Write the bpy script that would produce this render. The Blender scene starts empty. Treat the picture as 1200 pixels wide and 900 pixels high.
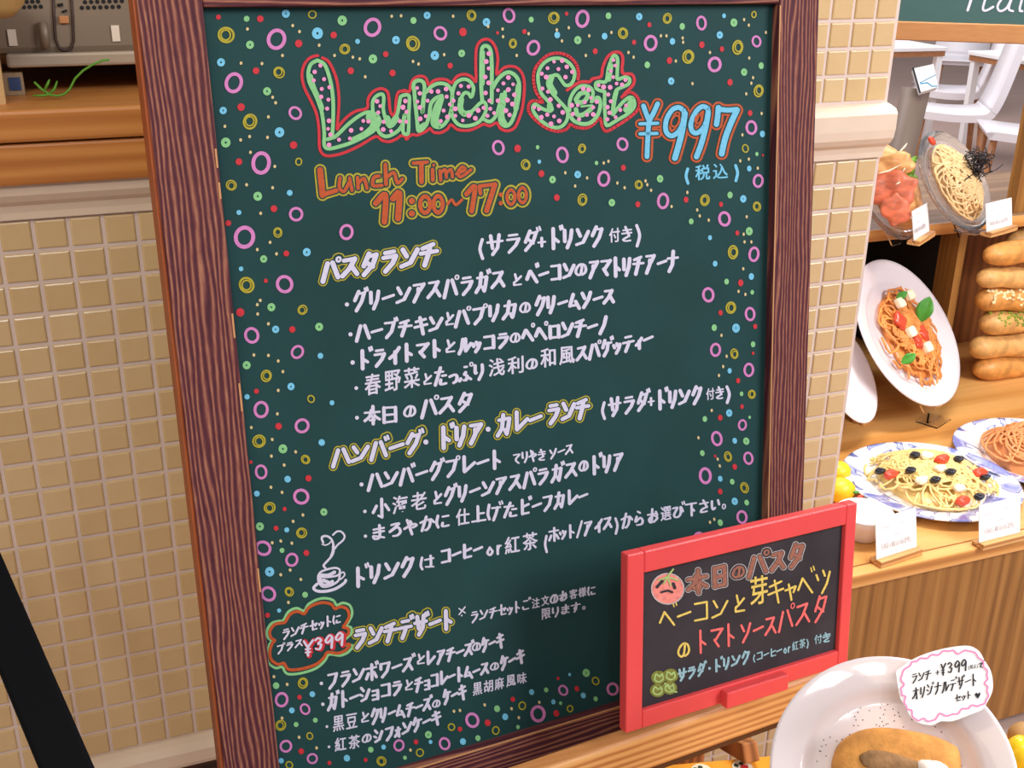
import bpy, bmesh, math, random
from mathutils import Vector, Matrix
random.seed(7)
SC = bpy.context.scene
COL = SC.collection
V = Vector
# ------------------------------------------------------------------ camera
FPX, PITCH, YAW, ROLL = 1332.9, 0.3899, 0.378, 0.0132
CAM = V((0, 0, 1.5))
FW = V((math.sin(YAW)*math.cos(PITCH), math.cos(YAW)*math.cos(PITCH), -math.sin(PITCH)))
_r0 = V((math.cos(YAW), -math.sin(YAW), 0)); _u0 = _r0.cross(FW)
RT = math.cos(ROLL)*_r0 + math.sin(ROLL)*_u0
UP = -math.sin(ROLL)*_r0 + math.cos(ROLL)*_u0
cd = bpy.data.cameras.new('camera'); cam = bpy.data.objects.new('camera', cd); COL.objects.link(cam)
cd.sensor_width = 36; cd.lens = 36*FPX/1200; cd.clip_start = 0.02
cam.matrix_world = Matrix(((RT.x, UP.x, -FW.x, CAM.x), (RT.y, UP.y, -FW.y, CAM.y), (RT.z, UP.z, -FW.z, CAM.z), (0, 0, 0, 1)))
SC.camera = cam
# ------------------------------------------------------------------ world, lights, exposure
w = bpy.data.worlds.new('world'); SC.world = w; w.use_nodes = True
w.node_tree.nodes['Background'].inputs[0].default_value = (0.93, 0.90, 1.0, 1)
w.node_tree.nodes['Background'].inputs[1].default_value = 0.27
def area(name, loc, target, sx, sy, energy, color):
    l = bpy.data.lights.new(name, 'AREA'); l.shape = 'RECTANGLE'; l.size = sx; l.size_y = sy
    l.energy = energy; l.color = color
    o = bpy.data.objects.new(name, l); COL.objects.link(o); o.location = loc
    o.rotation_euler = (V(target)-V(loc)).to_track_quat('-Z', 'Y').to_euler()
    return o
area('warm_ceiling_light', (-1.0, -0.5, 2.7), (0.1, 1.3, 0.8), 1.4, 1.4, 25, (1.0, 0.80, 0.55))
area('ceiling_panel_light', (-0.13, -0.72, 2.42), (0.55, 1.0, 0.9), 0.17, 0.30, 7, (0.94, 0.97, 1.0))
area('ceiling_panel_light', (-0.46, -0.80, 2.42), (0.40, 1.0, 0.9), 0.12, 0.30, 6, (0.94, 0.97, 1.0))
area('window_light', (2.5, -0.8, 2.5), (1.25, 1.5, 0.8), 1.2, 1.2, 84, (0.98, 0.96, 1.0))
area('display_light', (1.62, 1.42, 2.35), (1.70, 1.85, 0.4), 0.9, 0.3, 36, (1.0, 0.94, 0.88))
area('seating_light', (3.2, 6.0, 3.6), (3.2, 6.0, 0), 6, 6, 300, (1.0, 0.97, 0.99))
SC.view_settings.view_transform = 'Standard'
SC.view_settings.look = 'None'
SC.view_settings.exposure = 0.0
SC.view_settings.gamma = 1.0
SC.view_settings.use_curve_mapping = False

# ------------------------------------------------------------------ measuring helpers
def ray(u, v): return FW + RT*((u-600)/FPX) - UP*((v-450)/FPX)
def hit(u, v, p, n):
    d = ray(u, v); return CAM + d*((p-CAM).dot(n)/d.dot(n))
def onY(u, v, y): return hit(u, v, V((0, y, 0)), V((0, 1, 0)))
def onZ(u, v, z): return hit(u, v, V((0, 0, z)), V((0, 0, 1)))
def at(u, v, dist): return CAM + ray(u, v).normalized()*dist

# ------------------------------------------------------------------ materials
def srgb(r, g, b):
    f = lambda c: (c/255/12.92) if c/255 <= 0.04045 else ((c/255+0.055)/1.055)**2.4
    return (f(r), f(g), f(b), 1)
MATS = {}
def mat(name, col, rough=0.55, var=0.0, vscale=40, bump=0.0, bscale=200, metal=0.0, spec=0.5, trans=0.0, emit=0.0, stretch=(1, 1, 1), coat=0.0, ior=1.45):
    if name in MATS: return MATS[name]
    m = bpy.data.materials.new(name); m.use_nodes = True; MATS[name] = m
    nt = m.node_tree; b = nt.nodes['Principled BSDF']
    b.inputs['Base Color'].default_value = col; b.inputs['Roughness'].default_value = rough
    b.inputs['Metallic'].default_value = metal; b.inputs['Specular IOR Level'].default_value = spec
    b.inputs['Transmission Weight'].default_value = trans; b.inputs['IOR'].default_value = ior
    b.inputs['Coat Weight'].default_value = coat; b.inputs['Coat Roughness'].default_value = 0.08
    if emit: b.inputs['Emission Color'].default_value = col; b.inputs['Emission Strength'].default_value = emit
    tc = nt.nodes.new('ShaderNodeTexCoord'); mp = nt.nodes.new('ShaderNodeMapping')
    mp.inputs['Scale'].default_value = stretch
    nt.links.new(tc.outputs['Object'], mp.inputs[0])
    if var:
        n = nt.nodes.new('ShaderNodeTexNoise'); n.inputs['Scale'].default_value = vscale; n.inputs['Detail'].default_value = 4
        nt.links.new(mp.outputs[0], n.inputs['Vector'])
        r = nt.nodes.new('ShaderNodeValToRGB')
        r.color_ramp.elements[0].position = 0.3; r.color_ramp.elements[1].position = 0.7
        r.color_ramp.elements[0].color = tuple(c*(1-var) for c in col[:3])+(1,)
        r.color_ramp.elements[1].color = tuple(min(1, c*(1+var)) for c in col[:3])+(1,)
        nt.links.new(n.outputs[0], r.inputs[0]); nt.links.new(r.outputs[0], b.inputs['Base Color'])
    if bump:
        n = nt.nodes.new('ShaderNodeTexNoise'); n.inputs['Scale'].default_value = bscale
        nt.links.new(mp.outputs[0], n.inputs['Vector'])
        bp = nt.nodes.new('ShaderNodeBump'); bp.inputs['Strength'].default_value = bump; bp.inputs['Distance'].default_value = 0.002
        nt.links.new(n.outputs[0], bp.inputs['Height']); nt.links.new(bp.outputs[0], b.inputs['Normal'])
    return m
def wood(name, stops, axis, freq=60, stretch=0.06, dist=4.0, rough=0.5, bump=0.25, rot=None, fine=0.35, spec=0.4, dscale=1.0, nf=6.0):
    """banded grain running along axis (0 x, 1 y, 2 z) of the object's coordinates"""
    if name in MATS: return MATS[name]
    m = bpy.data.materials.new(name); m.use_nodes = True; MATS[name] = m
    nt = m.node_tree; b = nt.nodes['Principled BSDF']; b.inputs['Roughness'].default_value = rough
    b.inputs['Specular IOR Level'].default_value = spec
    L = nt.links.new
    tc = nt.nodes.new('ShaderNodeTexCoord'); mp = nt.nodes.new('ShaderNodeMapping')
    s = [1, 1, 1]; s[axis] = stretch
    mp.inputs['Scale'].default_value = s
    if rot: mp.inputs['Rotation'].default_value = rot
    L(tc.outputs['Object'], mp.inputs[0])
    wv = nt.nodes.new('ShaderNodeTexWave'); wv.wave_type = 'BANDS'; wv.bands_direction = 'X' if axis != 0 else 'Z'
    wv.inputs['Scale'].default_value = freq; wv.inputs['Distortion'].default_value = dist
    wv.inputs['Detail'].default_value = 2.5; wv.inputs['Detail Scale'].default_value = dscale; wv.inputs['Detail Roughness'].default_value = 0.55
    L(mp.outputs[0], wv.inputs['Vector'])
    n = nt.nodes.new('ShaderNodeTexNoise'); n.inputs['Scale'].default_value = freq*nf; n.inputs['Detail'].default_value = 6; n.inputs['Roughness'].default_value = 0.62
    mp2 = nt.nodes.new('ShaderNodeMapping'); s2 = [1, 1, 1]; s2[axis] = stretch*0.45; mp2.inputs['Scale'].default_value = s2
    L(tc.outputs['Object'], mp2.inputs[0]); L(mp2.outputs[0], n.inputs['Vector'])
    mx = nt.nodes.new('ShaderNodeMix'); mx.data_type = 'FLOAT'; mx.inputs[0].default_value = fine
    L(wv.outputs['Fac'], mx.inputs[2]); L(n.outputs[0], mx.inputs[3])
    r = nt.nodes.new('ShaderNodeValToRGB')
    e = r.color_ramp.elements
    while len(e) < len(stops): e.new(0.5)
    for i, (p, c) in enumerate(stops): e[i].position = p; e[i].color = c
    L(mx.outputs[0], r.inputs[0]); L(r.outputs[0], b.inputs['Base Color'])
    bp = nt.nodes.new('ShaderNodeBump'); bp.inputs['Strength'].default_value = bump; bp.inputs['Distance'].default_value = 0.0015
    L(mx.outputs[0], bp.inputs['Height']); L(bp.outputs[0], b.inputs['Normal'])
    return m

# ------------------------------------------------------------------ building helpers
class B:
    """collects shapes, then links them as ONE mesh object"""
    def __init__(s): s.bm = bmesh.new(); s.mi = 0
    def _f(s, vs, smooth=False):
        try:
            f = s.bm.faces.new(vs)
        except ValueError:
            return None
        f.material_index = s.mi; f.smooth = smooth; return f
    def box(s, c, h, axes=None, bev=0.0, seg=2):
        """c centre, h half sizes, axes three unit vectors"""
        ax = axes or (V((1, 0, 0)), V((0, 1, 0)), V((0, 0, 1))); c = V(c)
        t = bmesh.new()
        vs = []
        for z in (-1, 1):
            for y in (-1, 1):
                for x in (-1, 1):
                    vs.append(t.verts.new(V((x*h[0], y*h[1], z*h[2]))))
        for q in ((0, 2, 3, 1), (4, 5, 7, 6), (0, 1, 5, 4), (2, 6, 7, 3), (0, 4, 6, 2), (1, 3, 7, 5)):
            t.faces.new([vs[i] for i in q])
        if bev: bmesh.ops.bevel(t, geom=list(t.edges), offset=bev, segments=seg, affect='EDGES', profile=0.5)
        s.merge(t, lambda p: c + ax[0]*p.x + ax[1]*p.y + ax[2]*p.z, smooth=False)
        return s
    def merge(s, t, fn, smooth=None):
        t.verts.index_update(); mp = [s.bm.verts.new(fn(v.co)) for v in t.verts]
        for f in t.faces:
            g = s._f([mp[v.index] for v in f.verts], f.smooth if smooth is None else smooth)
        t.free()
    def tube(s, pts, r, n=8, cap=True, closed=False):
        pts = [V(p) for p in pts]; N = len(pts)
        rr = r if isinstance(r, (list, tuple)) else [r]*N
        rings = []; up = None
        for i, p in enumerate(pts):
            if closed: d = pts[(i+1) % N]-pts[i-1]
            else: d = pts[min(i+1, N-1)]-pts[max(i-1, 0)]
            if d.length < 1e-9: d = V((0, 0, 1))
            d.normalize()
            if up is None:
                up = d.orthogonal().normalized()
            else:
                up = (up - d*up.dot(d))
                up = up.normalized() if up.length > 1e-6 else d.orthogonal().normalized()
            sd = d.cross(up)
            rings.append([s.bm.verts.new(p + (up*math.cos(a)+sd*math.sin(a))*rr[i]) for a in [2*math.pi*k/n for k in range(n)]])
        for i in range(N if closed else N-1):
            a, b = rings[i], rings[(i+1) % N]
            for k in range(n): s._f([a[k], a[(k+1) % n], b[(k+1) % n], b[k]], True)
        if cap and not closed:
            s._f(list(reversed(rings[0]))); s._f(rings[-1])
        return s
    def lathe(s, prof, fn, n=48, smooth=True, sx=1.0, sy=1.0):
        """prof list of (r, z); fn maps local vector to world"""
        rings = []
        for r, z in prof:
            if r < 1e-7: rings.append([s.bm.verts.new(fn(V((0, 0, z))))])
            else: rings.append([s.bm.verts.new(fn(V((r*math.cos(2*math.pi*k/n)*sx, r*math.sin(2*math.pi*k/n)*sy, z)))) for k in range(n)])
        for a, b in zip(rings, rings[1:]):
            for k in range(n):
                k2 = (k+1) % n
                if len(a) == 1: s._f([a[0], b[k2], b[k]], smooth)
                elif len(b) == 1: s._f([a[k], a[k2], b[0]], smooth)
                else: s._f([a[k], a[k2], b[k2], b[k]], smooth)
        return s
    def prism(s, poly, t, fn, bev=0):
        """outline poly (x, y) extruded from z=0 to z=t"""
        a = [s.bm.verts.new(fn(V((x, y, 0)))) for x, y in poly]; b = [s.bm.verts.new(fn(V((x, y, t)))) for x, y in poly]
        n = len(poly)
        s._f(list(reversed(a))); s._f(b)
        for i in range(n): s._f([a[i], a[(i+1) % n], b[(i+1) % n], b[i]])
        return s
    def blob(s, c, h, axes=None, jitter=0.0, sub=2, fn=None):
        ax = axes or (V((1, 0, 0)), V((0, 1, 0)), V((0, 0, 1))); c = V(c)
        t = bmesh.new(); bmesh.ops.create_icosphere(t, subdivisions=sub, radius=1)
        ph = [random.uniform(0, 6.28) for _ in range(6)]
        for v in t.verts:
            p = v.co
            k = 1 + jitter*(math.sin(3*p.x+ph[0])*math.sin(3*p.y+ph[1]) + 0.6*math.sin(6*p.z+ph[2])*math.sin(5*p.x+ph[3]))
            v.co = V((p.x*h[0], p.y*h[1], p.z*h[2]))*k
        for f in t.faces: f.smooth = True
        s.merge(t, lambda p: c + ax[0]*p.x + ax[1]*p.y + ax[2]*p.z)
        return s
    def build(s, name, mats, parent=None, origin=None, recalc=True):
        if recalc: bmesh.ops.recalc_face_normals(s.bm, faces=s.bm.faces)
        o = origin if origin is not None else (V(parent['_o']) if parent is not None and '_o' in parent.keys() else V((0, 0, 0)))
        if o.length: bmesh.ops.translate(s.bm, verts=s.bm.verts, vec=-o)
        me = bpy.data.meshes.new(name); s.bm.to_mesh(me); s.bm.free()
        for m in (mats if isinstance(mats, (list, tuple)) else [mats]): me.materials.append(m)
        ob = bpy.data.objects.new(name, me); COL.objects.link(ob)
        if parent is not None: ob.parent = parent; ob['_o'] = list(o)
        else: ob.location = o; ob['_o'] = list(o)
        return ob
def tag(o, label=None, cat=None, group=None, kind=None):
    if label: o['label'] = label
    if cat: o['category'] = cat
    if group: o['group'] = group
    if kind: o['kind'] = kind
    return o
def thing(name, label, cat, loc=(0, 0, 0), group=None):
    o = bpy.data.objects.new(name, None); COL.objects.link(o); o.location = loc; o.empty_display_size = 0.05
    o['_o'] = list(loc); return tag(o, label, cat, group)
def copy_tree(o, parent=None):
    c = o.copy(); COL.objects.link(c)
    if parent is not None: c.parent = parent
    for ch in list(o.children): copy_tree(ch, c)
    return c
def frame_fn(o, x, y, z): return lambda p: o + x*p.x + y*p.y + z*p.z

# ------------------------------------------------------------------ palette
GROUT = mat('grout', srgb(214, 196, 186), 0.8, 0.05, 30)
def tile_material():
    m = mat('glazed_tile', srgb(206, 170, 116), 0.22, 0, spec=0.5)
    nt = m.node_tree; b = nt.nodes['Principled BSDF']; L = nt.links.new
    tc = nt.nodes.new('ShaderNodeTexCoord')
    sc = nt.nodes.new('ShaderNodeVectorMath'); sc.operation = 'SCALE'; sc.inputs['Scale'].default_value = 1/0.03625
    ad = nt.nodes.new('ShaderNodeVectorMath'); ad.operation = 'ADD'; ad.inputs[1].default_value = (2.1443, 0, -32.8)
    fl = nt.nodes.new('ShaderNodeVectorMath'); fl.operation = 'FLOOR'
    wn = nt.nodes.new('ShaderNodeTexWhiteNoise'); wn.noise_dimensions = '3D'
    L(tc.outputs['Object'], sc.inputs[0]); L(sc.outputs[0], ad.inputs[0]); L(ad.outputs[0], fl.inputs[0])
    sp = nt.nodes.new('ShaderNodeSeparateXYZ'); cb = nt.nodes.new('ShaderNodeCombineXYZ')
    L(fl.outputs[0], sp.inputs[0]); L(sp.outputs[0], cb.inputs[0]); L(sp.outputs[2], cb.inputs[2]); L(cb.outputs[0], wn.inputs[0])
    n = nt.nodes.new('ShaderNodeTexNoise'); n.inputs['Scale'].default_value = 55; n.inputs['Detail'].default_value = 3
    L(tc.outputs['Object'], n.inputs['Vector'])
    mx = nt.nodes.new('ShaderNodeMix'); mx.data_type = 'FLOAT'; mx.inputs[0].default_value = 0.45
    L(wn.outputs['Value'], mx.inputs[2]); L(n.outputs[0], mx.inputs[3])
    r = nt.nodes.new('ShaderNodeValToRGB'); r.color_ramp.elements[0].color = srgb(201, 170, 121); r.color_ramp.elements[1].color = srgb(215, 188, 143)
    L(mx.outputs[0], r.inputs[0]); L(r.outputs[0], b.inputs['Base Color'])
    return m
TILE = tile_material()
PURPLE_STOPS = [(0.22, srgb(66, 32, 42)), (0.48, srgb(94, 48, 52)), (0.64, srgb(124, 74, 64)), (0.84, srgb(160, 112, 86))]
RAIL_V = wood('stained_wood_upright', PURPLE_STOPS, 2, freq=64, stretch=0.04, dist=13, rough=0.65, bump=0.5, fine=0.52, dscale=0.5, nf=7, spec=0.2)
RAIL_H = wood('stained_wood_level', PURPLE_STOPS, 0, freq=64, stretch=0.04, dist=13, rough=0.65, bump=0.5, fine=0.52, dscale=0.5, nf=7, spec=0.2)
EDGE_ORANGE = wood('reddish_wood_edge', [(0.2, srgb(120, 52, 22)), (0.8, srgb(172, 88, 40))], 2, freq=30, rough=0.5, fine=0.7)
PINE_X = wood('pine_level', [(0.2, srgb(176, 118, 66)), (0.5, srgb(212, 156, 96)), (0.8, srgb(224, 176, 112))], 0, freq=34, stretch=0.05, dist=7, rough=0.45, bump=0.12, fine=0.45, dscale=0.35)
OAK_X = wood('oak_level', [(0.2, srgb(186, 124, 60)), (0.5, srgb(214, 152, 80)), (0.8, srgb(228, 174, 104))], 0, freq=12, stretch=0.05, dist=9, rough=0.4, bump=0.1, fine=0.6, dscale=0.5)
OAK_Z = wood('oak_upright', [(0.28, srgb(122, 80, 34)), (0.5, srgb(154, 106, 50)), (0.72, srgb(172, 124, 64))], 2, freq=10, stretch=0.06, dist=14, rough=0.5, bump=0.1, fine=0.82, dscale=0.5, nf=9)
COUNTER = wood('counter_wood', [(0.2, srgb(172, 104, 46)), (0.5, srgb(196, 128, 62)), (0.8, srgb(212, 148, 82))], 0, freq=14, stretch=0.03, dist=7, rough=0.4, bump=0.06, fine=0.65)
DARKWOOD = wood('dark_plinth_wood', [(0.2, srgb(46, 28, 18)), (0.8, srgb(84, 54, 34))], 0, freq=18, rough=0.6)
LEGWOOD = wood('easel_wood', [(0.2, srgb(142, 86, 44)), (0.8, srgb(196, 128, 70))], 2, freq=20, rough=0.5)
BOARD = mat('chalkboard_green', srgb(33, 64, 65), 0.6, 0.10, 9, 0.05, 400, spec=0.12)
SLATE = mat('chalkboard_black', srgb(56, 53, 58), 0.7, 0.22, 14, 0.05, 300, spec=0.15)
CREAMPAINT = mat('cream_moulding', srgb(226, 206, 184), 0.35, 0.03, 20)
WHITE_CHALK = mat('white_marker', srgb(196, 195, 216), 0.7, 0.05, 300)
PINK = mat('pink_marker', srgb(192, 118, 176), 0.7, 0.08, 250)
PALEPINK = mat('pale_pink_marker', srgb(216, 136, 182), 0.7, 0.06, 250)
YELLOW = mat('yellow_marker', srgb(160, 150, 38), 0.7, 0.12, 250)
GREEN = mat('mint_marker', srgb(122, 184, 124), 0.7, 0.08, 250)
BLUE = mat('sky_marker', srgb(104, 180, 212), 0.7, 0.10, 300)
REDM = mat('red_marker', srgb(186, 38, 50), 0.7, 0.08, 250)
CREAM = mat('cream_marker', srgb(196, 178, 130), 0.7)
ORANGE = mat('orange_marker', srgb(172, 74, 30), 0.7, 0.12, 250)
REDFRAME = mat('red_paint', srgb(220, 74, 76), 0.35, 0.04, 12)
WHITE_GLAZE = mat('white_porcelain', srgb(228, 218, 220), 0.07, 0, spec=0.45)
PAPER = mat('white_card', srgb(244, 244, 244), 0.6)
BLACK = mat('black_metal', srgb(8, 9, 12), 0.75, spec=0.1)
STEEL = mat('appliance_steel', srgb(128, 112, 94), 0.5, 0.05, 12, metal=0.25)
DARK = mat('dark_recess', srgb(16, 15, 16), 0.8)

# ------------------------------------------------------------------ the room
WY = 1.322; P = 0.03625; X0 = -2.1443*P; Z0 = 1.5-8.5812*P; ZU = Z0+5.1638*P
XR = 1.0855
def tiles(b, xlo, xhi, zlo, zhi, zref):
    b.mi = 1
    k0 = math.floor((xlo-X0)/P); k1 = math.ceil((xhi-X0)/P)
    r0 = math.floor((zlo-zref)/P+1e-6); r1 = math.ceil((zhi-zref)/P-1e-6)
    g = 0.0021; h = 0.0022; bv = 0.0022
    for k in range(k0, k1):
        for r in range(r0, r1):
            xa = max(X0+k*P+g, xlo); xb = min(X0+(k+1)*P-g, xhi); za = max(zref+r*P+g, zlo); zb = min(zref+(r+1)*P-g, zhi)
            if xb-xa < 0.004 or zb-za < 0.004: continue
            ring = []
            for d, y in ((0, 0.0), (0.0008, h*0.7), (bv, h), (bv*2, h*0.985)):
                ring.append([b.bm.verts.new((x, WY-y, z)) for x, z in ((xa+d, za+d), (xb-d, za+d), (xb-d, zb-d), (xa+d, zb-d))])
            for a, c in zip(ring, ring[1:]):
                for i in range(4): b._f([a[i], a[(i+1) % 4], c[(i+1) % 4], c[i]])
            b._f(ring[-1])
    b.mi = 0
def slab(b, xa, xb, ya, yb, za, zb, bev=0): b.box(((xa+xb)/2, (ya+yb)/2, (za+zb)/2), ((xb-xa)/2, (yb-ya)/2, (zb-za)/2), bev=bev)
XOP = 0.34            # right edge of the serving opening, hidden behind the big board
b = B(); slab(b, -1.0, XR, WY, WY+0.12, Z0-20*P, Z0); slab(b, XOP, XR, WY, WY+0.12, Z0, 2.4)
tiles(b, -1.0, XR, Z0-20*P, Z0, Z0); tiles(b, XOP, XR, ZU-3.05*P, ZU+20*P, ZU)
zq = Z0-21*P; slab(b, 0.5, XR, WY, WY+0.12, 0, Z0-20*P-0.0002); tiles(b, 0.5, XR, 0.004, zq, zq)
tag(b.build('wall_back', [GROUT, TILE], recalc=True), kind='structure')
b = B(); slab(b, -1.0, 0.4998, WY, WY+0.12, 0, Z0-20*P-0.0002)
tag(b.build('wall_plinth', DARKWOOD), kind='structure')
b = B(); slab(b, -3, 14, -3, 14, -0.05, 0)
tag(b.build('floor', mat('floor_tile', srgb(190, 164, 152), 0.5, 0.05, 3)), kind='structure')
def moulding(name, xa, xb, prof):
    b = B(); n = len(prof)
    A = [b.bm.verts.new((xa, WY-y, z)) for y, z in prof]; D = [b.bm.verts.new((xb, WY-y, z)) for y, z in prof]
    for i in range(n): b._f([A[i], A[(i+1) % n], D[(i+1) % n], D[i]])
    b._f(A); b._f(list(reversed(D)))
    return tag(b.build(name, CREAMPAINT), kind='structure')
zt = Z0+0.001; zm = ZU-3.05*P
moulding('trim_1', -1.0, XR, [(0, zt), (0.006, zt), (0.007, zt+0.008), (0.010, zt+0.016), (0.018, zt+0.022), (0.024, zt+0.030), (0.026, zt+0.042)] +
         [(0.026, zm-0.012), (0.022, zm-0.006), (0.010, zm-0.002), (0, zm)])
zb_ = Z0-20*P
moulding('trim_2', -1.0, XR, [(0, zb_-0.036), (0.020, zb_-0.036), (0.022, zb_-0.030), (0.022, zb_-0.012), (0.012, zb_-0.004), (0.004, zb_), (0, zb_)])
b = B(); slab(b, -1.4, XOP+0.30, 1.98, 2.0, 0, 2.6); slab(b, XOP+0.28, XOP+0.30, WY+0.121, 1.9799, 0, 2.6); tag(b.build('wall_kitchen', mat('kitchen_wall', srgb(120, 104, 90), 0.8)), kind='structure')
# far end of the seating area
b = B(); slab(b, -3, 14, 12, 12.1, 0, 3.4); tag(b.build('wall_far', mat('far_wall_paint', srgb(236, 228, 222), 0.8)), kind='structure')
# ---- serving counter with an appliance
YC = 1.283
t = thing('serving_counter', 'oak serving counter above the cream moulding, left of the big chalkboard', 'counter', (-0.3, YC, 1.232))
b = B(); slab(b, -1.0, XOP-0.002, YC+0.02, WY+0.10, 1.2672, 1.2773, bev=0.0); slab(b, -1.0, XOP-0.002, YC+0.004, WY-0.028, 1.2325, 1.2755, bev=0.003); b.build('apron', COUNTER, t)
b = B(); slab(b, -1.0, XOP-0.002, YC, 1.95, 1.2775, 1.3105, bev=0.004); b.build('worktop', COUNTER, t)
ZC = 1.3105
yA = 1.385
def pA(u, v, off=0.0): return onY(u, v, yA-off)
t = thing('appliance', 'grey metal appliance with vent holes on the oak counter', 'appliance', (0.0, yA, ZC))
a0 = pA(0, 82).z; 
zl = pA(90, 77).z; zh = pA(90, 63).z
b = B(); slab(b, -0.40, 0.30, yA, yA+0.34, zh, zh+0.40, bev=0.008); b.build('casing', STEEL, t)
b = B(); slab(b, pA(8, 75).x, 0.295, yA-0.006, yA+0.30, zl, zh+0.002, bev=0.003); b.build('bottom_lip', mat('lip_steel', srgb(166, 150, 130), 0.45, 0.03, 20, metal=0.2), t)
b = B()
for fx in (-0.15, 0.25):
    for fy in (yA+0.09, yA+0.30): slab(b, fx-0.018, fx+0.018, fy-0.018, fy+0.018, ZC, zl+0.001)
b.build('foot', DARK, t)
holes = B()
for (u0, u1, v0, v1, du, dv) in ((28, 50, -4, 14, 6.6, 6.2), (96, 146, -4, 11, 7.2, 6.6)):
    row = 0; v = v0
    while v <= v1:
        u = u0 + (du/2 if row % 2 else 0)
        while u <= u1:
            c = pA(u, v - 0.03*(u-u0), 0.0006)
            holes.lathe([(0.0, 0), (0.0023, 0)], frame_fn(c, V((1, 0, 0)), V((0, 0, 1)), V((0, -1, 0))), 10)
            u += du
        v += dv; row += 1
holes.build('vent_hole', DARK, t)
b = B()
for u0, v0 in ((14.5, 44), (135.5, 39)):
    c = pA(u0, v0); b.box((c.x, yA-0.0008, c.z), (0.0042, 0.0010, 0.0085))
b.build('slot', mat('slot_light', srgb(214, 200, 182), 0.5), t)
b = B()
g = [(62, -8), (63, 20), (65, 46), (69, 56), (76, 59.5), (83, 57), (86, 48), (85, 20), (83, -8)]
b.tube([pA(u, v, 0.001) for u, v in g], 0.0017, 6); b.build('groove', mat('groove_brown', srgb(58, 40, 32), 0.6), t)
b = B(); b.tube([pA(50, 26, 0.004), pA(52, 42, 0.004), pA(53, 56, 0.004)], [0.0045, 0.0052, 0.0048], 10); b.build('lever', STEEL, t)
b = B(); c = pA(75, 23, 0.002); b.box(c, (0.005, 0.002, 0.004), bev=0.001); b.build('button', mat('button_orange', srgb(176, 118, 72), 0.5), t)
b = B(); b.tube([pA(70, 4, 0.001), pA(71, 7, 0.001)], 0.003, 8); b.tube([pA(75, 12, 0.001), pA(76, 14, 0.001)], 0.003, 8); b.build('knob', DARK, t)
# twig, packet, basket, post
b = B()
tw = [(128, 70), (120, 71), (108, 76), (97, 83), (88, 92), (82, 104), (76, 110), (68, 112.5), (58, 111), (48, 104), (40, 96)]
pts = [onY(u, v, 1.345) for u, v in tw]
for p in pts: p.z = max(p.z, ZC+0.003)
b.tube(pts, [0.0013]*len(pts), 6)
for s0 in ([(52, 106), (56, 98), (58, 93)], [(58, 110), (64, 104), (67, 95)], [(60, 110), (50, 112), (38, 112)]):
    q = [onY(u, v, 1.345) for u, v in s0]
    for p in q: p.z = max(p.z, ZC+0.003)
    b.tube(q, [0.0012, 0.0016, 0.0007], 6)
tag(b.build('green_wire', mat('green_plastic', srgb(84, 146, 40), 0.5), origin=V((0.05, 1.345, ZC))), 'thin curled green wire lying in front of the grey appliance', 'wire')
t = thing('packet', 'small blue and tan packet under the grey appliance', 'packet', (-0.05, 1.43, ZC))
pk = onZ(15, 113, ZC); b = B(); b.box((pk.x, pk.y+0.015, ZC+0.0125), (0.013, 0.012, 0.0125), bev=0.001); b.build('wrapper', mat('packet_tan', srgb(150, 126, 96), 0.6), t)
b = B(); b.box((pk.x+0.004, pk.y+0.0025, ZC+0.013), (0.006, 0.0006, 0.007)); b.build('band', mat('packet_blue', srgb(48, 66, 104), 0.6), t)
bc = at(-26, -5, 1.30)
b = B(); b.lathe([(0.0, -0.020), (0.030, -0.020), (0.040, -0.010), (0.046, 0.002), (0.048, 0.004), (0.045, 0.006), (0.036, -0.006), (0.0, -0.014)], frame_fn(bc, V((1, 0, 0)), V((0, 1, 0)), V((0, 0, 1))), 28)
HOLD = tag(b.build('wooden_bowl', mat('bowl_wood', srgb(176, 142, 86), 0.5, 0.08, 30), origin=bc+V((0, 0, -0.02))), 'round tan bowl rim at the upper left above the counter', 'bowl')
b = B(); p0 = onY(-3.5, 60, 1.33)
slab(b, p0.x-0.022, p0.x+0.001, 1.33, 1.35, ZC, 1.75); slab(b, p0.x-0.16, p0.x-0.02, 1.28, 1.30+0.05, bc.z-0.032, bc.z-0.0201)
tag(b.build('shelf_post', mat('pale_wood', srgb(196, 162, 112), 0.5, 0.05, 20), origin=V((p0.x, 1.33, ZC))), 'pale wooden post with a bracket at the left end of the counter', 'post')

# ------------------------------------------------------------------ big chalkboard
O = V((.12364568, 1.01755558, 1.42753972)); EX = V((.99651393, .08223419, -.01405466)).normalized()
EY = V((-.00527829, -.13844399, -.9903562)); EY = (EY-EX*EY.dot(EX)).normalized(); N = EX.cross(EY).normalized()   # N points away from the viewer
BW, BH = 0.5985, 0.765
REC = 0.011
def bp(x, y, z=0.0): return O + EX*x + EY*y + N*z
chalk = thing('menu_chalkboard', 'large green lunch menu chalkboard in a dark reddish wooden frame', 'chalkboard', bp(BW/2, BH+0.03, 0.015))
FWD = 0.053
b = B(); b.box(bp(BW/2, BH/2, REC+0.004), (BW/2+0.02, BH/2+0.02, 0.004), (EX, EY, N)); panel = b.build('panel', BOARD, chalk)
def rail(x0, x1, y0, y1, m, vert):
    b = B(); b.box(bp((x0+x1)/2, (y0+y1)/2, 0.014), ((x1-x0)/2, (y1-y0)/2, 0.014), (EX, EY, N), bev=0.0014, seg=2)
    o = b.build('frame_rail', m, chalk); return o
rail(-FWD, 0, -0.055, BH+0.035, RAIL_V, True)
rail(BW, BW+FWD, -0.055, BH+0.035, RAIL_V, True)
rail(0.0004, BW-0.0004, -0.055, 0, RAIL_H, False)
rail(0.0004, BW-0.0004, BH, BH+0.035, RAIL_H, False)
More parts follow.
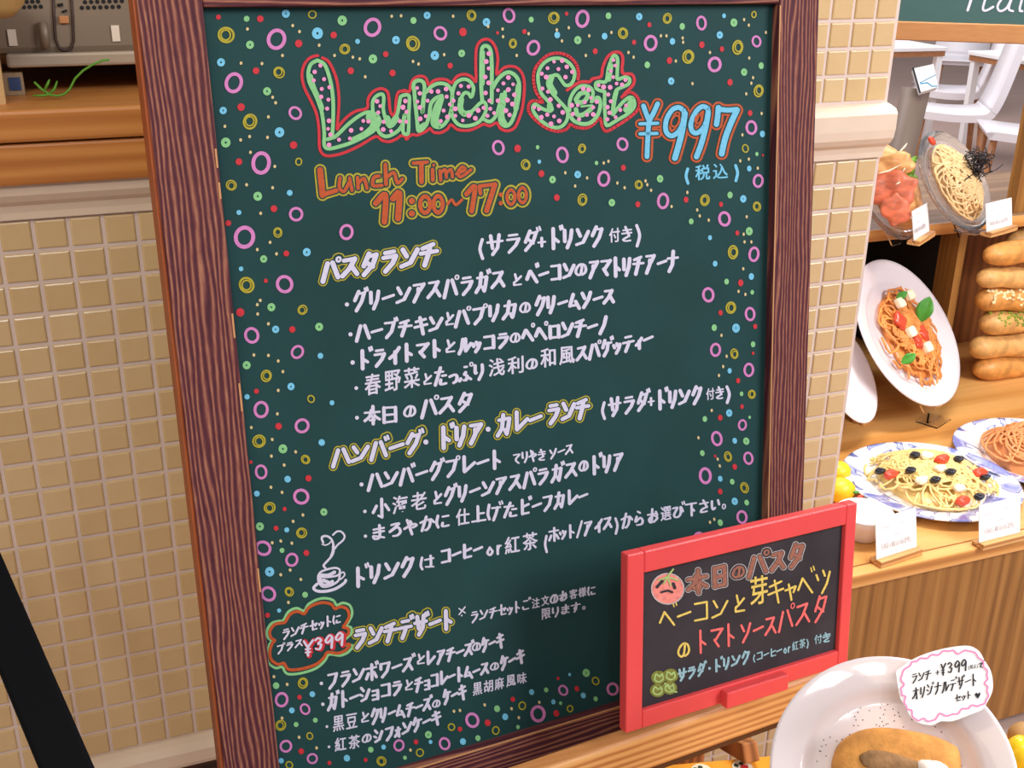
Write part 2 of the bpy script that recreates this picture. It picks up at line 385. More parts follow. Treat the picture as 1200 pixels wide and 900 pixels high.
b = B(); b.box(bp(-FWD-0.0012, BH/2, 0.0150), (0.0012, BH/2+0.030, 0.0125), (EX, EY, N)); tag(b.build('edge_strip', EDGE_ORANGE, chalk), 'orange brown wooden edge strip')
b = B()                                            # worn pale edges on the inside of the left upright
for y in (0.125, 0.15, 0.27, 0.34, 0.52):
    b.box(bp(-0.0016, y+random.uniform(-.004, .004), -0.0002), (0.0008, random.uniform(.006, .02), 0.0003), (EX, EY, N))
b.box(bp(BW/2, BH+0.0009, -0.0001), (BW/2-0.001, 0.0009, 0.0003), (EX, EY, N)); b.box(bp(BW+0.0009, BH/2, -0.0001), (0.0007, BH/2-0.002, 0.0003), (EX, EY, N))  # bottom rail and right upright: lit-edge highlight painted as tan strips
b.build('worn_and_lit_edge', mat('bare_wood_and_highlight', srgb(188, 138, 92), 0.6), chalk)

# ---- marker writing: strokes measured on the photograph, laid on the face they are written on
class Ink:
    def __init__(s, p, n): s.p, s.n = p, n; s.g = {}; s.k = 0; s.e = 0.0
    def bm(s, key):
        if key not in s.g: s.g[key] = B()
        return s.g[key]
    def pt(s, q, lv): return hit(q[0], q[1], s.p - s.n*(0.0005+0.00022*lv+s.e), s.n)
    def step(s): s.k += 1; s.e = 5e-6*(s.k % 31)
    def poly(s, key, pts, lv=0):
        s.step(); b = s.bm(key); vs = [b.bm.verts.new(s.pt(q, lv)) for q in pts]; b._f(vs)
    def disc(s, key, c, rx, ry=None, lv=0, n=12, rot=0.0):
        ry = ry or rx
        s.poly(key, [(c[0]+rx*math.cos(a)*math.cos(rot)-ry*math.sin(a)*math.sin(rot), c[1]+rx*math.cos(a)*math.sin(rot)+ry*math.sin(a)*math.cos(rot)) for a in [2*math.pi*k/n for k in range(n)]], lv)
    def stroke(s, key, pts, wd, lv=0, closed=False, mod=0.0, caps=True):
        pts = list(pts)
        if closed: pts = pts+[pts[0]]
        def W(d):
            l = math.hypot(*d) or 1
            return wd*(1-mod+mod*1.35*abs(d[1])/l)
        for i in range(len(pts)-1):
            (xa, ya), (xb, yb) = pts[i], pts[i+1]
            d = (xb-xa, yb-ya); l = math.hypot(*d)
            if l < 1e-6: continue
            h = W(d)/2; nx, ny = -d[1]/l*h, d[0]/l*h
            s.poly(key, [(xa+nx, ya+ny), (xb+nx, yb+ny), (xb-nx, yb-ny), (xa-nx, ya-ny)], lv)
        for i, q in enumerate(pts):
            if closed and i == len(pts)-1: break
            d = (pts[min(i+1, len(pts)-1)][0]-pts[max(i-1, 0)][0], pts[min(i+1, len(pts)-1)][1]-pts[max(i-1, 0)][1])
            s.disc(key, q, W(d)/2, lv=lv, n=10 if wd < 5 else 16)
    def ring(s, key, c, rx, ry, wd, lv=0, n=22, rot=0.0, wob=0.0):
        pts = []
        for k in range(n):
            a = 2*math.pi*k/n; r = 1+wob*math.sin(2*a+c[0])
            x, y = rx*r*math.cos(a), ry*r*math.sin(a)
            pts.append((c[0]+x*math.cos(rot)-y*math.sin(rot), c[1]+x*math.sin(rot)+y*math.cos(rot)))
        s.step(); b = s.bm(key); ins, out = [], []
        for k in range(n):
            x, y = pts[k][0]-c[0], pts[k][1]-c[1]; l = math.hypot(x, y)
            ins.append(b.bm.verts.new(s.pt((c[0]+x*(l-wd/2)/l, c[1]+y*(l-wd/2)/l), lv)))
            out.append(b.bm.verts.new(s.pt((c[0]+x*(l+wd/2)/l, c[1]+y*(l+wd/2)/l), lv)))
        for k in range(n): b._f([ins[k], out[k], out[(k+1) % n], ins[(k+1) % n]])
    def finish(s, names, parent):
        """names: key -> (part name, material); several keys may share one part"""
        done = {}
        for key, bb in s.g.items():
            nm, m = names[key]
            bb.build(nm, m, parent, recalc=False)
def smooth(pts, k=5, closed=False):
    n = len(pts)
    if n < 3: return pts
    out = []
    rng = range(n) if closed else range(n-1)
    for i in rng:
        if closed: a, b_, c, d = pts[i-1], pts[i], pts[(i+1) % n], pts[(i+2) % n]
        else: a, b_, c, d = pts[max(i-1, 0)], pts[i], pts[i+1], pts[min(i+2, n-1)]
        for j in range(k):
            t = j/k
            out.append(tuple(0.5*((2*b_[m])+(-a[m]+c[m])*t+(2*a[m]-5*b_[m]+4*c[m]-d[m])*t*t+(-a[m]+3*b_[m]-3*c[m]+d[m])*t**3) for m in (0, 1)))
    if not closed: out.append(pts[-1])
    return out
# stroke shapes of the kana on a 0-9 grid, y down
KANA = {
'ア': '11 81 54;43 45 19', 'イ': '81 54 16;53 59', 'オ': '12 82;50 69 58;52 36 08', 'カ': '12 82 76 69 57;40 36 09', 'キ': '12 81;05 94;40 69',
'ク': '40 14;41 81 65 29', 'ケ': '30 14;22 92;62 56 29', 'コ': '11 81 88;18 88', 'サ': '03 93;20 36;70 66 39', 'シ': '10 32;04 25;18 57 82',
'ス': '11 71 45 08;54 88', 'セ': '04 83 65;30 38 88', 'ソ': '11 34;81 65 29', 'タ': '40 15;41 81 65 19;34 66', 'チ': '71 12;04 94;52 45 29',
'ツ': '02 14;41 53;82 66 39', 'ト': '30 39;34 76', 'ナ': '03 93;50 46 19', 'ノ': '71 55 19', 'ハ': '31 09;61 98', 'ヒ': '20 28 88;24 83', 'フ': '11 81 66 29',
'ヘ': '06 32 98', 'ホ': '02 92;50 59;25 08;75 98', 'マ': '11 91 45;35 68', 'ム': '41 17 87;65 99', 'ヤ': '03 92 75;30 59', 'ョ': '11 81 89;15 85;19 89',
'ラ': '21 71;13 83 66 29', 'リ': '11 16;71 65 39', 'ル': '31 26 09;51 58 94', 'レ': '20 28 94', 'ロ': '12 18;12 82 88;18 88', 'ワ': '14 11 81 66 29',
'ン': '11 34;08 57 92', 'ー': '05 94', '・': '45', '+': '25 85;52 58',
'と': '*30 44;82 45 26 28 58 88', 'の': '*52 47 28 06 13 41 72 85 77 58', 'た': '02 62;40 08;*54 84;*46 48 88', 'っ': '*03 62 84 77 48', 'ふ': '*41 61;*54 45 66 58 38;17 08;77 98',
'り': '*11 15 25;*71 75 49', 'て': '*12 82 45 47 79', 'や': '*05 63 84 65 55;41 53;20 59', 'き': '12 82;04 84;30 66;*66 37 18 39 79', 'ま': '12 82;14 84;*50 57 28 16 57 88',
'ろ': '*21 71 15 63 86 68 38', 'か': '*03 62 66 48 38;40 18;72 94', 'に': '*11 05 18;42 82;*46 48 88', 'け': '*10 05 18;32 92;*72 65 49', 'は': '*10 05 18;32 92;*70 77 47 47 98',
'ら': '30 51;*23 16 54 76 68 28', 'お': '03 63;*40 38 16 54 86 58;72 84', 'ひ': '*02 42 16 28 58 76 72 83 95', 'さ': '12 82;40 75;*75 36 28 78', 'い': '*12 16 28 47;*72 85',
'こ': '*21 71;*16 28 88', 'す': '02 92;*50 55 36 44 56 39', '本': '03 93;50 59;*42 35 07;*53 65 97;37 67', '日': '11 19;11 81 89;15 85;19 89', '小': '50 59 38;23 06;73 96',
'上': '40 48;44 84;08 98', '下': '01 91;51 59;54 76', '※': '11 88;81 18;4a', '(': '*72 55 57 7a', ')': '*22 45 47 2a', '/': '80 19', '。': 'o'}
DAK = dict(zip('ガギグゲゴザジズゼゾダデドバビブベボ', 'カキクケコサシスセソタテトハヒフヘホ')); DAK.update(zip('がげごびだ', 'かけこひた')); DAK['で'] = 'て'
KANA['テ'] = '21 71;04 94;54 46 29'
HAN = dict(zip('パピプペポ', 'ハヒフヘホ')); HAN['ぷ'] = 'ふ'
SMALL = dict(zip('ッャョィォっ', 'ツヤョイオっ'))
LATIN = {'1': '22 50 49', '0': '*50 16 49 84', '3': '*11 40 72 44 75 58 17', '9': '*82 50 13 35 73 82 79', '5': '80 21 14;*14 64 77 48 08', '8': '*40 12 75 58 26 63 51', '¥': '10 44;80 44 49;25 65;27 67', 'o': '*54 27 59 87 65', 'r': '34 39;*36 54 74', ':': '43;47'}
FONT = {}
def font_glyph(ch):
    if ch in FONT: return FONT[ch]
    c = bpy.data.curves.new('g', 'FONT'); c.body = ch; c.offset = 0.004; c.resolution_u = 3
    o = bpy.data.objects.new('g', c); COL.objects.link(o)
    dg = bpy.context.evaluated_depsgraph_get(); dg.update()
    ev = o.evaluated_get(dg); me = ev.to_mesh()
    vs = [(v.co.x, v.co.y) for v in me.vertices]; fs = [tuple(p.vertices) for p in me.polygons]
    ev.to_mesh_clear(); bpy.data.objects.remove(o); bpy.data.curves.remove(c)
    xs = [x for x, y in vs]; ys = [y for x, y in vs]
    x0, x1, y0, y1 = min(xs), max(xs), min(ys), max(ys)
    FONT[ch] = ([((x-x0)/(x1-x0), 1-(y-y0)/(y1-y0)) for x, y in vs], fs)
    return FONT[ch]
def cells(s):
    out = []; x = 0
    for ch in s:
        if ch in SMALL: a = 0.68
        elif ch in LATIN: a = 0.62
        elif ch in '(': a = 0.6
        elif ch in ')': a = 0.6
        elif ch in '・ 。+/': a = 0.62
        elif ch == 'ー': a = 0.82
        elif ch in 'トリりいノ': a = 0.86
        else: a = 1.0
        out.append((ch, x, a)); x += a
    return out, x
def strokes_of(ch):
    """list of strokes in unit cell (x 0-1, y 0-1 down)"""
    base = DAK.get(ch) or HAN.get(ch) or SMALL.get(ch) or ch
    src = LATIN.get(base) or KANA.get(base)
    if src is None: return None
    st = []
    for s in src.split(';'):
        cur = s.startswith('*'); s = s.lstrip('*')
        if s == 'o':
            st.append([(0.3+0.22*math.cos(k*0.7), 0.78+0.2*math.sin(k*0.7)) for k in range(10)]); continue
        pts = [(int(t[0], 16)/9.5, int(t[1], 16)/9.0) for t in s.split()]
        if cur: pts = smooth(pts, 4)
        if base == '0': pts = smooth([(0.5, 0), (0.1, 0.5), (0.45, 1), (0.85, 0.5)], 5, True); pts.append(pts[0])
        st.append(pts)
    if ch in DAK:
        st = [[(x*0.92, y) for x, y in s] for s in st]; st += [[(0.82, -0.12), (0.88, 0.05)], [(0.98, -0.16), (1.04, 0.01)]]
    if ch in HAN:
        st = [[(x*0.92, y) for x, y in s] for s in st]; st.append([(0.93+0.12*math.cos(k*0.785), -0.01+0.12*math.sin(k*0.785)) for k in range(9)])
    return st
def layers_off(ch): return not ('ぁ' <= ch <= 'ん')
def write(ink, key, s, p0, p1, h0, h1=None, wd=4.0, lv=0, dx=0.0, dy=0.0, mod=0.34, lean=0.02, layers=None, jit=0.4):
    """hand letters s from baseline point p0 to p1 (pixels of the photograph), letter height h0 to h1"""
    rnd = random.Random(s+str(p0)); h1 = h1 or h0
    cs, tot = cells(s)
    dxx, dyy = p1[0]-p0[0], p1[1]-p0[1]
    for ch, x, a in cs:
        if ch == ' ': continue
        jx, jy = rnd.uniform(-jit, jit), rnd.uniform(-jit, jit)
        small = ch in SMALL
        def mp(q):
            gx = (x + a*(0.06+0.88*q[0]))/tot
            h = h0+(h1-h0)*gx
            yy = (1-q[1])*h*(0.68 if small else 1.0)
            return (p0[0]+dxx*gx+dx+jx-lean*yy, p0[1]+dyy*gx+dy+jy-yy)
        st = strokes_of(ch); hh = h0+(h1-h0)*x/tot
        w_ = wd if layers_off(ch) or lv < 2 and wd > 5.4 else min(wd, max(1.0, hh*0.19))
        if st is None:
            vs, fs = font_glyph(ch); b = ink.bm(key); e_ = wd*0.13
            for ox, oy in ((0, 0), (e_, 0), (-e_, 0), (0, e_*.6), (0, -e_*.6)):
                ink.step(); vv = []
                for q in vs:
                    m_ = mp((0.04+0.92*q[0], 0.98*q[1])); vv.append(b.bm.verts.new(ink.pt((m_[0]+ox, m_[1]+oy), lv)))
                for f in fs: b._f([vv[i] for i in f])
            continue
        if ch == '。': w_ = w_*0.55
        nd = 2 if ch in DAK else (1 if ch in HAN else 0)
        for si, pts in enumerate(st):
            wk = w_*(0.62 if (nd and si >= len(st)-nd and wd < 6) else 1.0)
            if ch in HAN and si == len(st)-1 and wd < 6: wk = w_*0.45
            pts = [mp(q) for q in pts]
            if len(pts) == 1: ink.disc(key, pts[0], wd*0.62, lv=lv)
            else: ink.stroke(key, pts, wk, lv, mod=mod)
ink = Ink(bp(0, 0, REC), N)
# confetti dots drawn round the edge: P pink ring, Y yellow ring, G mint, B blue, R red, c tiny cream
DOTS = """R256,20,3 Y265,41,10 G289,22,3.5 c290,34 R305,22,4 B335,16,5 Y366,17,5 c343,30 c351,37 G401,24,6 P324,46,12 R350,51,4.5 B372,39,7 R391,41,4 c374,53 B419,48.5,3 Y404,57.5,6.5 G293,52.5,5 c331,65
B259,73,5 c282.5,74 c307,74.5 R300,83,4 Y327,85,7 P274,97,11.5 c392,65 c413.5,67 c421.5,69 R411,83,4 c428,90 G313,107,5 c319.5,114 c323,120.5 B261.5,129.5,4.5 R282.5,125.5,4.5 Y293,142.5,9 c314.5,137 P346,132.5,8 c263.5,148
P436.5,32,11 c459,19 c470,18.5 G484.5,24,4 B500.5,18,4.5 c531,19 Y552.5,18,6.5 B570,26,5 c572,31 P596.5,18,8.5 c589,34 R583,38.5,2 c589.5,43 B464,47,5 Y484,51,9 P516,39,8.5 R542.5,37.5,5 B509.5,65,5.5 c520.5,64 G541,62.5,4.5 G437,69,5.5 R452,63.5,3.5 R460,85.5,4 c484,72 c490.5,75 R527.5,77,3.5 Y601,51,5.5
G622.5,23,3.5 Y649,21,7.5 R664,16,2.5 P682.5,22,10 G713,18.5,4 B749,19.5,4.5 R761,29,3 R614.5,37,3 c619.5,39.5 c652.5,35 B653,41,4 c666.5,32.5 c658.5,48 G677,47,5 c690.5,42 B708.5,42.5,4 c716.5,38 Y730,39,7 R743,49.5,3 P762.5,50.5,9.5 c774.5,42 P625,56,9 c605.5,65 R697.5,60,3.5 c686.5,65 c736.5,61.5 c742.5,67 G758.5,76,4
Y782,21.5,6.5 G799.5,31,4 P822,27,8 B848.5,18.5,2.8 G860,26.5,5 c872,23 c877.5,29.5 Y883.5,17,3.8 c781,42 B788,48.5,4 c800,44.5 c800.5,49.5 B843.5,41,4.5 P886.5,48.5,7 c897.5,38 R822.5,52.5,4 R846,57.5,3.2 Y864.5,55.5,8.5 c832,61.5 Y806.5,66.5,8.5 R784.5,71,4 c792,71.5 P837.5,75.5,9.5 c878,68 G892,77,4 G872,84.5,4.5 B786.5,95,4.5 c811.5,98 R855.5,96.5,4 c882.5,91 c880.5,97.5 Y889,106.5,7.5 c874.5,110 R879,132.5,3.5 c892.5,133
P880.5,149.5,8.5 c870,158 B893.5,157,4 Y873.5,174,5 G887,180.5,2.5 R894,182,1.5 c877.5,186.5 c867.5,188.5 B878,197.5,3.5 c888,197 P888.5,212,8 G773.5,209.5,4.5 Y748.5,216.5,5.5 c756.5,212 c758.5,216.5 c763,223 P777,235.5,9 c787,242 R747.5,239.5,3.5 R804,234,3.5 c805.5,225.5 Y826,234.5,7 G855.5,228.5,4 B871,233,4.5 R845,239.5,3 Y887,242,6 c817,246 c820,253 c830.5,258 P849,256.5,9 G810,259.5,3.5 c875,254 R864,273,3 c871.5,274.5 G878,271,5 c872.5,283.5 c880.5,283.5 B832,278.5,3
P584,173,8.5 R606.5,174,4.5 G630,172.5,2.5 Y616,193,6.5 B632,189.5,2.5 R634.5,203.5,4 c662.5,202.5 P659,181.5,9 Y682,174,5.5 P729.5,169,8 G699,191,2.5 c707.5,191 c713,189 R730.5,196.5,3.5 B677,204.5,4.5 P707.5,209.5,9 c723.5,214.5 c732,220 G647.5,210.5,4.5 c688,208.5 c674,218 R652.5,231.5,4 Y682.5,234,7 G717,237.5,4.5
Y859,295.5,8 P883.5,298,8.5 B838,309,3.5 R868,331.5,4 c871,315 B880.5,324,4 G851.5,330,3.5 P830,345.5,8.8 c865.5,341.5 c873.5,345 G881.5,342.5,2.8 Y856.5,360.5,7.5 R844.5,366.5,3.2 P879,368,8 G837,384,4 c845.5,393 B862.5,384.5,5.5 R885,382.5,3 G882.5,403.5,3.5 P838.5,410,8 Y860.5,414.5,6 R882.5,414,2 c851.5,417.5 c847.5,429.5 c842.5,440 B855,434.5,3.2 P877.5,433.5,8 R865,446,3.2
G869,461.5,2.8 Y881,462,5.5 R869.5,476.5,2.8 c834,481 B854.5,484,4.5 R844,489.5,3.5 G826,491,3.5 G878.5,489,2 P870,498,6.5 P840,514,8.5 c818.5,513 B861,516.5,3.5 G874.5,517,4.5 G823,531,3.5 R838,534.5,1.8 c841,538 c843.5,546 Y853,535,6 P877,537,7.5 R861,547,3.5 P826.5,557.5,9.5 B844,561,3.5 G858,564.5,3.5 R844,576,3.5 Y872.5,571.5,6.5 B861,587.5,4.5 G875,589,3.5 P869.5,606,8 c832,612 c837,608.5 G844,612.5,4 P819,631,8
G264.5,167,6 c282,164 c292.5,160 c313.5,161 B327.5,155,6 R344,170,4.5 c293.5,178.5 P306,191,12.5 R280,189.5,4 c322,195 Y350,189.5,4.3 Y271,217,6.5 c289,216.5 c319.5,220 G302,230,5.5 B339.5,226,3.5 B280,249,3 c305.5,250 R321,244.5,4 P347,251,8.5 R267.5,261.5,3.5 P286.5,278,13 Y325.5,272.5,5.8 c316.5,284 c301.5,292.5 G309,303.5,4.5 c324,297.5 R335.5,297,3.5 B359.5,295.5,5 B282.5,315,2.8 P406,272,9
Y289,334,9.5 R311.5,329,2.5 P333.5,333,10.5 c305,352 c301.5,357 c302,368 R281.5,366,5 G318,360,5 Y354.5,363,6 c314.5,379.5 B323,386,4.5 R342.5,386,3.8 G374,383,5 P295,393,9.3 P348.5,412.5,8 B375.5,417,3.5 c297.5,416 c314.5,416.5 c326,423 c331.5,435.5 G289,428,5 Y312,440.5,7 B341,453,4.5 R300.5,458.5,3 B289.5,465,3.2 c326,457.5 Y364.5,467.5,4.5 B389,472,3 P306,480,9.5 c325,485
R326.5,499.5,4 P354,499,8.8 c294.5,501 c319,515 Y303.5,517,8 B377,518.5,4 G331.5,526,5.5 c318,534.5 c346.5,529.5 Y358,538.5,5.5 R294,541.5,2.2 c333,545 P306,553,8 B337,561.5,4 R361.5,560.5,3.8 c317.5,571 c330.5,577 B301,578.5,3.5 P353,582,9.5 Y316,595,7 R333.5,596.5,2.5 G379.5,600,4.5 c355,603.5 c343.5,611 G304.5,617,5 R323.5,619,3 B336,621,3 Y353.5,624.5,6.5 c319,636 c329,634 c342,636.5 P308.5,642.5,9.3 G330.5,645,3 R359,648,3.5 P342,656,8 B316,670,5.8 c340,668 c329,673.5 c352.5,679
P314.5,696,9 Y339,693.5,5.5 G357.5,697,3.5 c338,706 B327,715.5,2.5 R313.5,721,3 c321,793 c336.5,802 G323.5,803.5,4 Y355,800.5,6.5 P330,820,8.5 R351,817,2.8 B366,813.5,3.5 P357.5,831,6.5 B342,832.5,3.5 c330.5,841.5 Y329,850,6.5 G347,849,3 G369.5,844,3 c350.5,864 Y363,862.5,4.2 P335,874.5,7.5 R353,880.5,3.5 P366,889,6.5 B329.5,891.5,3.2 Y339,896.5,4.5 c371,876.5 G434.5,878.5,3.5 B449.5,875.5,3 B406.5,888.5,4 R428.5,890.5,2.5 R386,894,2.5 Y447,892,6
P467.5,873.5,7 R487.5,869.5,3 G502,861,4.5 B504.5,869.5,2.5 Y492,882,5 P521,871.5,7.5 Y529,852,4.5 R539,854.5,3 B542.5,869,4 G560,865,3.5 P553.5,844,9 R571.5,847,4 G582.5,830.5,4 Y581,856,5 B592,840,4 Y612,827,5 R601,819.5,3 B623,811,3.5 G640,808.5,3 P660,809,6.5 R676,807,3.2 R654,795,2 B667.5,790.5,2 G687,788.5,5 Y698,798,5 P718,807.5,8 B683.5,815,3.5 G698,819,3 B648.5,822.5,3 G657,824,2.2 Y668,830.5,4.2 R652,836,4 P630.5,836.5,10 G607,852,2.5 c532,833.5 c539,832.5 c568,826 c599.5,830.5 c608,841 c632,823 G474.5,888,2.5 c481,879"""
drnd = random.Random(3)
for d in DOTS.split():
    k = d[0]; f = [float(x) for x in d[1:].split(',')]; c = (f[0], f[1]); r = f[2] if len(f) > 2 else 1.9
    fx = 0.98 - 0.22*max(0, (c[0]-300)/600); rot = -0.25 if c[1] > 500 else 0.0
    if k == 'P': ink.ring('pk', c, r*0.82*fx, r*0.86, max(2.2, r*0.36), 0, wob=0.06*drnd.random()+0.02, rot=rot)
    elif k == 'Y':
        ink.ring('yl', c, r*0.86*fx, r*0.88, max(1.6, r*0.26), 0, wob=0.05, rot=rot)
        if r > 5: ink.ring('yl', (c[0]+drnd.uniform(-1, 1)*r*.1, c[1]+drnd.uniform(-1, 1)*r*.1), r*0.56*fx, r*0.6, max(1.2, r*0.2), 1, rot=rot)
    else:
        key = {'G': 'mi', 'B': 'bl', 'R': 'rd', 'c': 'cr'}[k]
        if k in 'GB' and r > 4.2: ink.ring(key, c, r*0.58*fx, r*0.6, r*0.74, 0, rot=rot)
        else: ink.disc(key, c, r*fx*(1.0 if k != 'c' else 0.9), r*(1 if k != 'c' else 1.05), 0, rot=rot)
ink.finish({'pk': ('pink_rings', PINK), 'yl': ('yellow_rings', YELLOW), 'mi': ('mint_dots', GREEN), 'bl': ('blue_dots', BLUE), 'rd': ('red_dots', REDM), 'cr': ('cream_specks', CREAM)}, panel)
# title lettering
ink = Ink(bp(0, 0, REC), N)
T1 = lambda q: (350+q[0]/6.667, 55+q[1]/6.667)
T2 = lambda q: (470+q[0]/6.92, 40+q[1]/6.92)
T3 = lambda q: (615+q[0]/8.18, 50+q[1]/8.18)
def tr(T, s): return [T(tuple(float(x) for x in p.split(','))) for p in s.split()]
red1 = tr(T1, '150,68 120,72 75,95 38,150 25,230 45,320 90,410 135,510 155,610 160,710 165,800 200,845 260,850 360,825 480,770 600,700 650,730 710,740 770,715 805,692 850,715') + \
    tr(T2, '40,850 90,815 130,820 200,790 235,765 262,795 320,800 375,770 405,735 460,775 550,780 620,755 670,730 720,745 775,720 805,765 860,785 920,760 955,690 985,590 1000,440 990,340 950,280 890,260 830,275 775,325 785,210 770,120 735,60 690,40 640,60 610,120 605,250 606,385 570,345 510,325 450,345 410,395 370,370 310,365 260,380 225,412 200,355 150,340 100,365 75,420 68,465 20,455') + \
    tr(T1, '840,345 780,352 760,420 755,500 738,535 715,500 705,400 690,345 640,325 580,350 540,410 535,478 450,500 380,545 320,610 300,642 310,520 315,400 300,270 270,180 230,110 185,85')
ink.stroke('red', smooth(red1, 3), 3.4, 0)
ink.stroke('red', smooth(tr(T3, '405,455 470,410 540,375 620,375 650,345 730,325 745,240 790,140 850,95 910,95 940,150 935,290 1020,300 1050,350 1035,410 975,470 930,522'), 3), 3.6, 0)
ink.stroke('red', smooth(tr(T3, '930,522 1000,475 1060,500 1095,560 1085,640 1000,720 880,800 780,850 740,800 720,725 650,790 580,820 490,810 435,785 400,830 310,850 200,815 90,730 35,650 45,580 90,555 170,570 110,480 85,380 90,270 140,190 220,120 320,100 420,130 490,200 515,280 510,350'), 3), 3.6, 0)
GS = [  # mint contours: (map, points, width in photo pixels)
 (T1, '145,105 95,135 75,200 85,280 130,370 170,470 190,570 200,680 200,770 235,795 310,780 420,745 530,690 600,640 635,580 600,525 540,510 470,540 380,610 310,680 265,705 268,600 270,450 260,330 235,220 200,135 145,105', 4.4),
 (T1, '90,230 115,320 150,400 178,480', 6.5), (T1, '560,550 605,580 590,620', 11), (T1, '430,725 520,680 580,625', 7), (T1, '225,722 265,708', 4.4),
 (T1, '580,510 578,430 605,385 650,368 665,400 660,480 675,550 695,600 735,580 772,520 790,420 800,385 835,375', 4.2), (T1, '610,610 630,670 680,700 740,680 790,640 820,580 830,530', 4.4), (T1, '690,560 715,610 760,560', 8),
 (T2, '15,495 52,493 68,520 62,650 60,790 40,812 15,790 20,700 25,660', 4.2),
 (T2, '100,440 105,395 140,375 180,390 190,440 185,520 175,630', 4.6), (T2, '105,440 115,560 130,700 142,785 200,740 230,650 240,570 280,520 330,500', 4.6), (T2, '188,470 178,560 172,630', 5),
 (T2, '205,470 240,430 300,400 370,410 410,460 415,540 400,640 360,720 310,755 262,740 255,690 275,600 310,530', 4.4), (T2, '322,520 300,600 278,690 300,738', 8), (T2, '150,760 190,735', 6),
 (T2, '575,505 588,440 560,385 510,365 450,390 420,460 410,560 415,660 460,730 530,745 610,725 660,680 690,610 680,555 640,560 580,620 520,650 480,610 480,540 510,480 545,480 565,510', 4.2), (T2, '487,530 480,600 510,645 560,640', 7),
 (T2, '658,540 650,420 650,250 655,120 690,95 725,130 735,250 735,400 735,555', 4.6), (T2, '658,150 656,400', 6.5), (T2, '742,440 790,360 860,310 920,330 955,390 955,500 930,620 890,720 840,745 802,700 810,620 830,530 843,470', 4.6),
 (T2, '670,690 720,710 765,670 790,600 815,490', 4.2), (T2, '838,500 815,660 845,735', 6.5), (T2, '952,420 932,600', 6.5),
 (T3, '440,400 390,410 350,360 310,310 250,330 220,400 260,480 330,560 400,640 410,720 370,790 300,815 200,780 110,700 75,630 100,590 160,630 220,650 262,640 230,570 160,490 130,390 130,290 170,210 240,160 330,150 420,190 475,270 470,350 440,400', 4.2),
 (T3, '250,335 235,400 280,480', 8), (T3, '240,600 240,645', 7),
 (T3, '430,650 430,560 470,470 540,415 620,425 655,480 640,545', 4.2), (T3, '640,565 700,525 725,580 705,680 640,760 560,780 470,750 430,690', 4.6), (T3, '490,545 530,490 590,480 600,520 560,570 500,570', 5.5), (T3, '490,640 505,690 560,690 635,635', 5.5), (T3, '540,612 645,600', 2.4),
 (T3, '765,470 690,445 680,390 720,375 780,370 800,250 840,140 870,125 890,170 885,300 890,350 960,330 1005,350 990,400 900,440 870,470 850,560 845,680 860,670 930,580 1000,525 1040,540 1050,610 990,680 880,745 785,795 770,700 765,600 765,470', 4.2),
 (T3, '805,350 825,220', 6), (T3, '880,460 858,560 840,680', 5), (T3, '1028,560 975,640', 8)]
for T, s, wd in GS: ink.stroke('mint', smooth(tr(T, s), 3), wd, 1)
for T, s in ((T1, '170,145 125,195 118,262 198,252 180,328 240,315 175,390 232,412 222,482 237,577 230,640 248,685 237,765 315,725 400,715 410,652 505,578 490,640 545,582 612,425 637,462 622,512 833,420 815,470 790,580 660,645 722,658 663,585'),
             (T2, '35,543 15,595 45,630 42,710 130,437 152,480 132,547 152,595 155,687 200,665 215,540 300,465 245,465 365,445 370,507 395,570 345,620 375,672 322,705 485,420 548,425 465,480 425,540 440,605 440,662 500,700 550,660 602,682 625,618 670,597 712,158 690,222 710,278 682,348 710,395 685,477 718,540 723,605 700,662 755,640 785,455 785,540 830,400 870,352 908,407 870,450 918,492 862,535 903,567 850,620 880,655'),
             (T3, '280,182 358,172 218,245 322,253 402,232 455,280 162,297 205,330 390,330 168,440 222,470 245,545 325,605 363,668 135,637 90,620 215,690 158,715 280,707 330,750 250,778 560,440 612,452 635,530 690,565 450,600 508,600 575,570 655,620 460,685 520,735 595,690 655,687 850,167 867,220 825,272 847,330 708,408 755,425 818,428 880,392 932,403 965,358 800,497 825,562 792,618 812,672 790,735 870,715 915,645 970,602')):
    for q in tr(T, s): ink.disc('spot', q, 2.4+drnd.uniform(-.3, .6), lv=2)
ink.finish({'red': ('title_outline', REDM), 'mint': ('title_lettering', GREEN), 'spot': ('title_spots', PALEPINK)}, panel)
# price
ink = Ink(bp(0, 0, REC), N)
T = lambda q: (740+q[0]/7.83, 105+q[1]/7.83)
PR = [('110,150 135,220 163,290', 44), ('240,130 205,210 165,290 152,400 142,615', 44), ('78,314 160,312 242,308', 30), ('78,406 235,402', 30),
      ('470,185 430,163 370,190 318,285 318,385 370,425 440,375 485,260 478,190', 44), ('490,220 465,380 430,520 398,628', 54),
      ('700,172 650,155 590,205 545,310 560,385 610,395 670,335 705,220 695,172', 44), ('703,220 680,350 640,500 597,615', 50),
      ('798,165 790,250 780,318', 50), ('795,178 880,188 965,183', 46), ('968,188 920,290 862,440 828,588', 54)]
for s, wd in PR:
    p = smooth(tr(T, s), 4); k = 7.83
    ink.stroke('or', p, (wd+62)/k, 0); ink.stroke('bd', p, (wd+24)/k, 1); ink.stroke('bl', p, wd/k, 2)
ink.ring('or', T((402, 290)), 34/7.83, 54/7.83, 18/7.83, 3, rot=0.45); ink.ring('or', T((613, 270)), 26/7.83, 42/7.83, 16/7.83, 3, rot=0.35)
write(ink, 'bl', '(', (799, 213), (809, 213), 19, wd=3.2); write(ink, 'bl', '税込', (813, 212), (855, 209), 18, wd=3); write(ink, 'bl', ')', (860, 210), (870, 208), 20, wd=3.2)
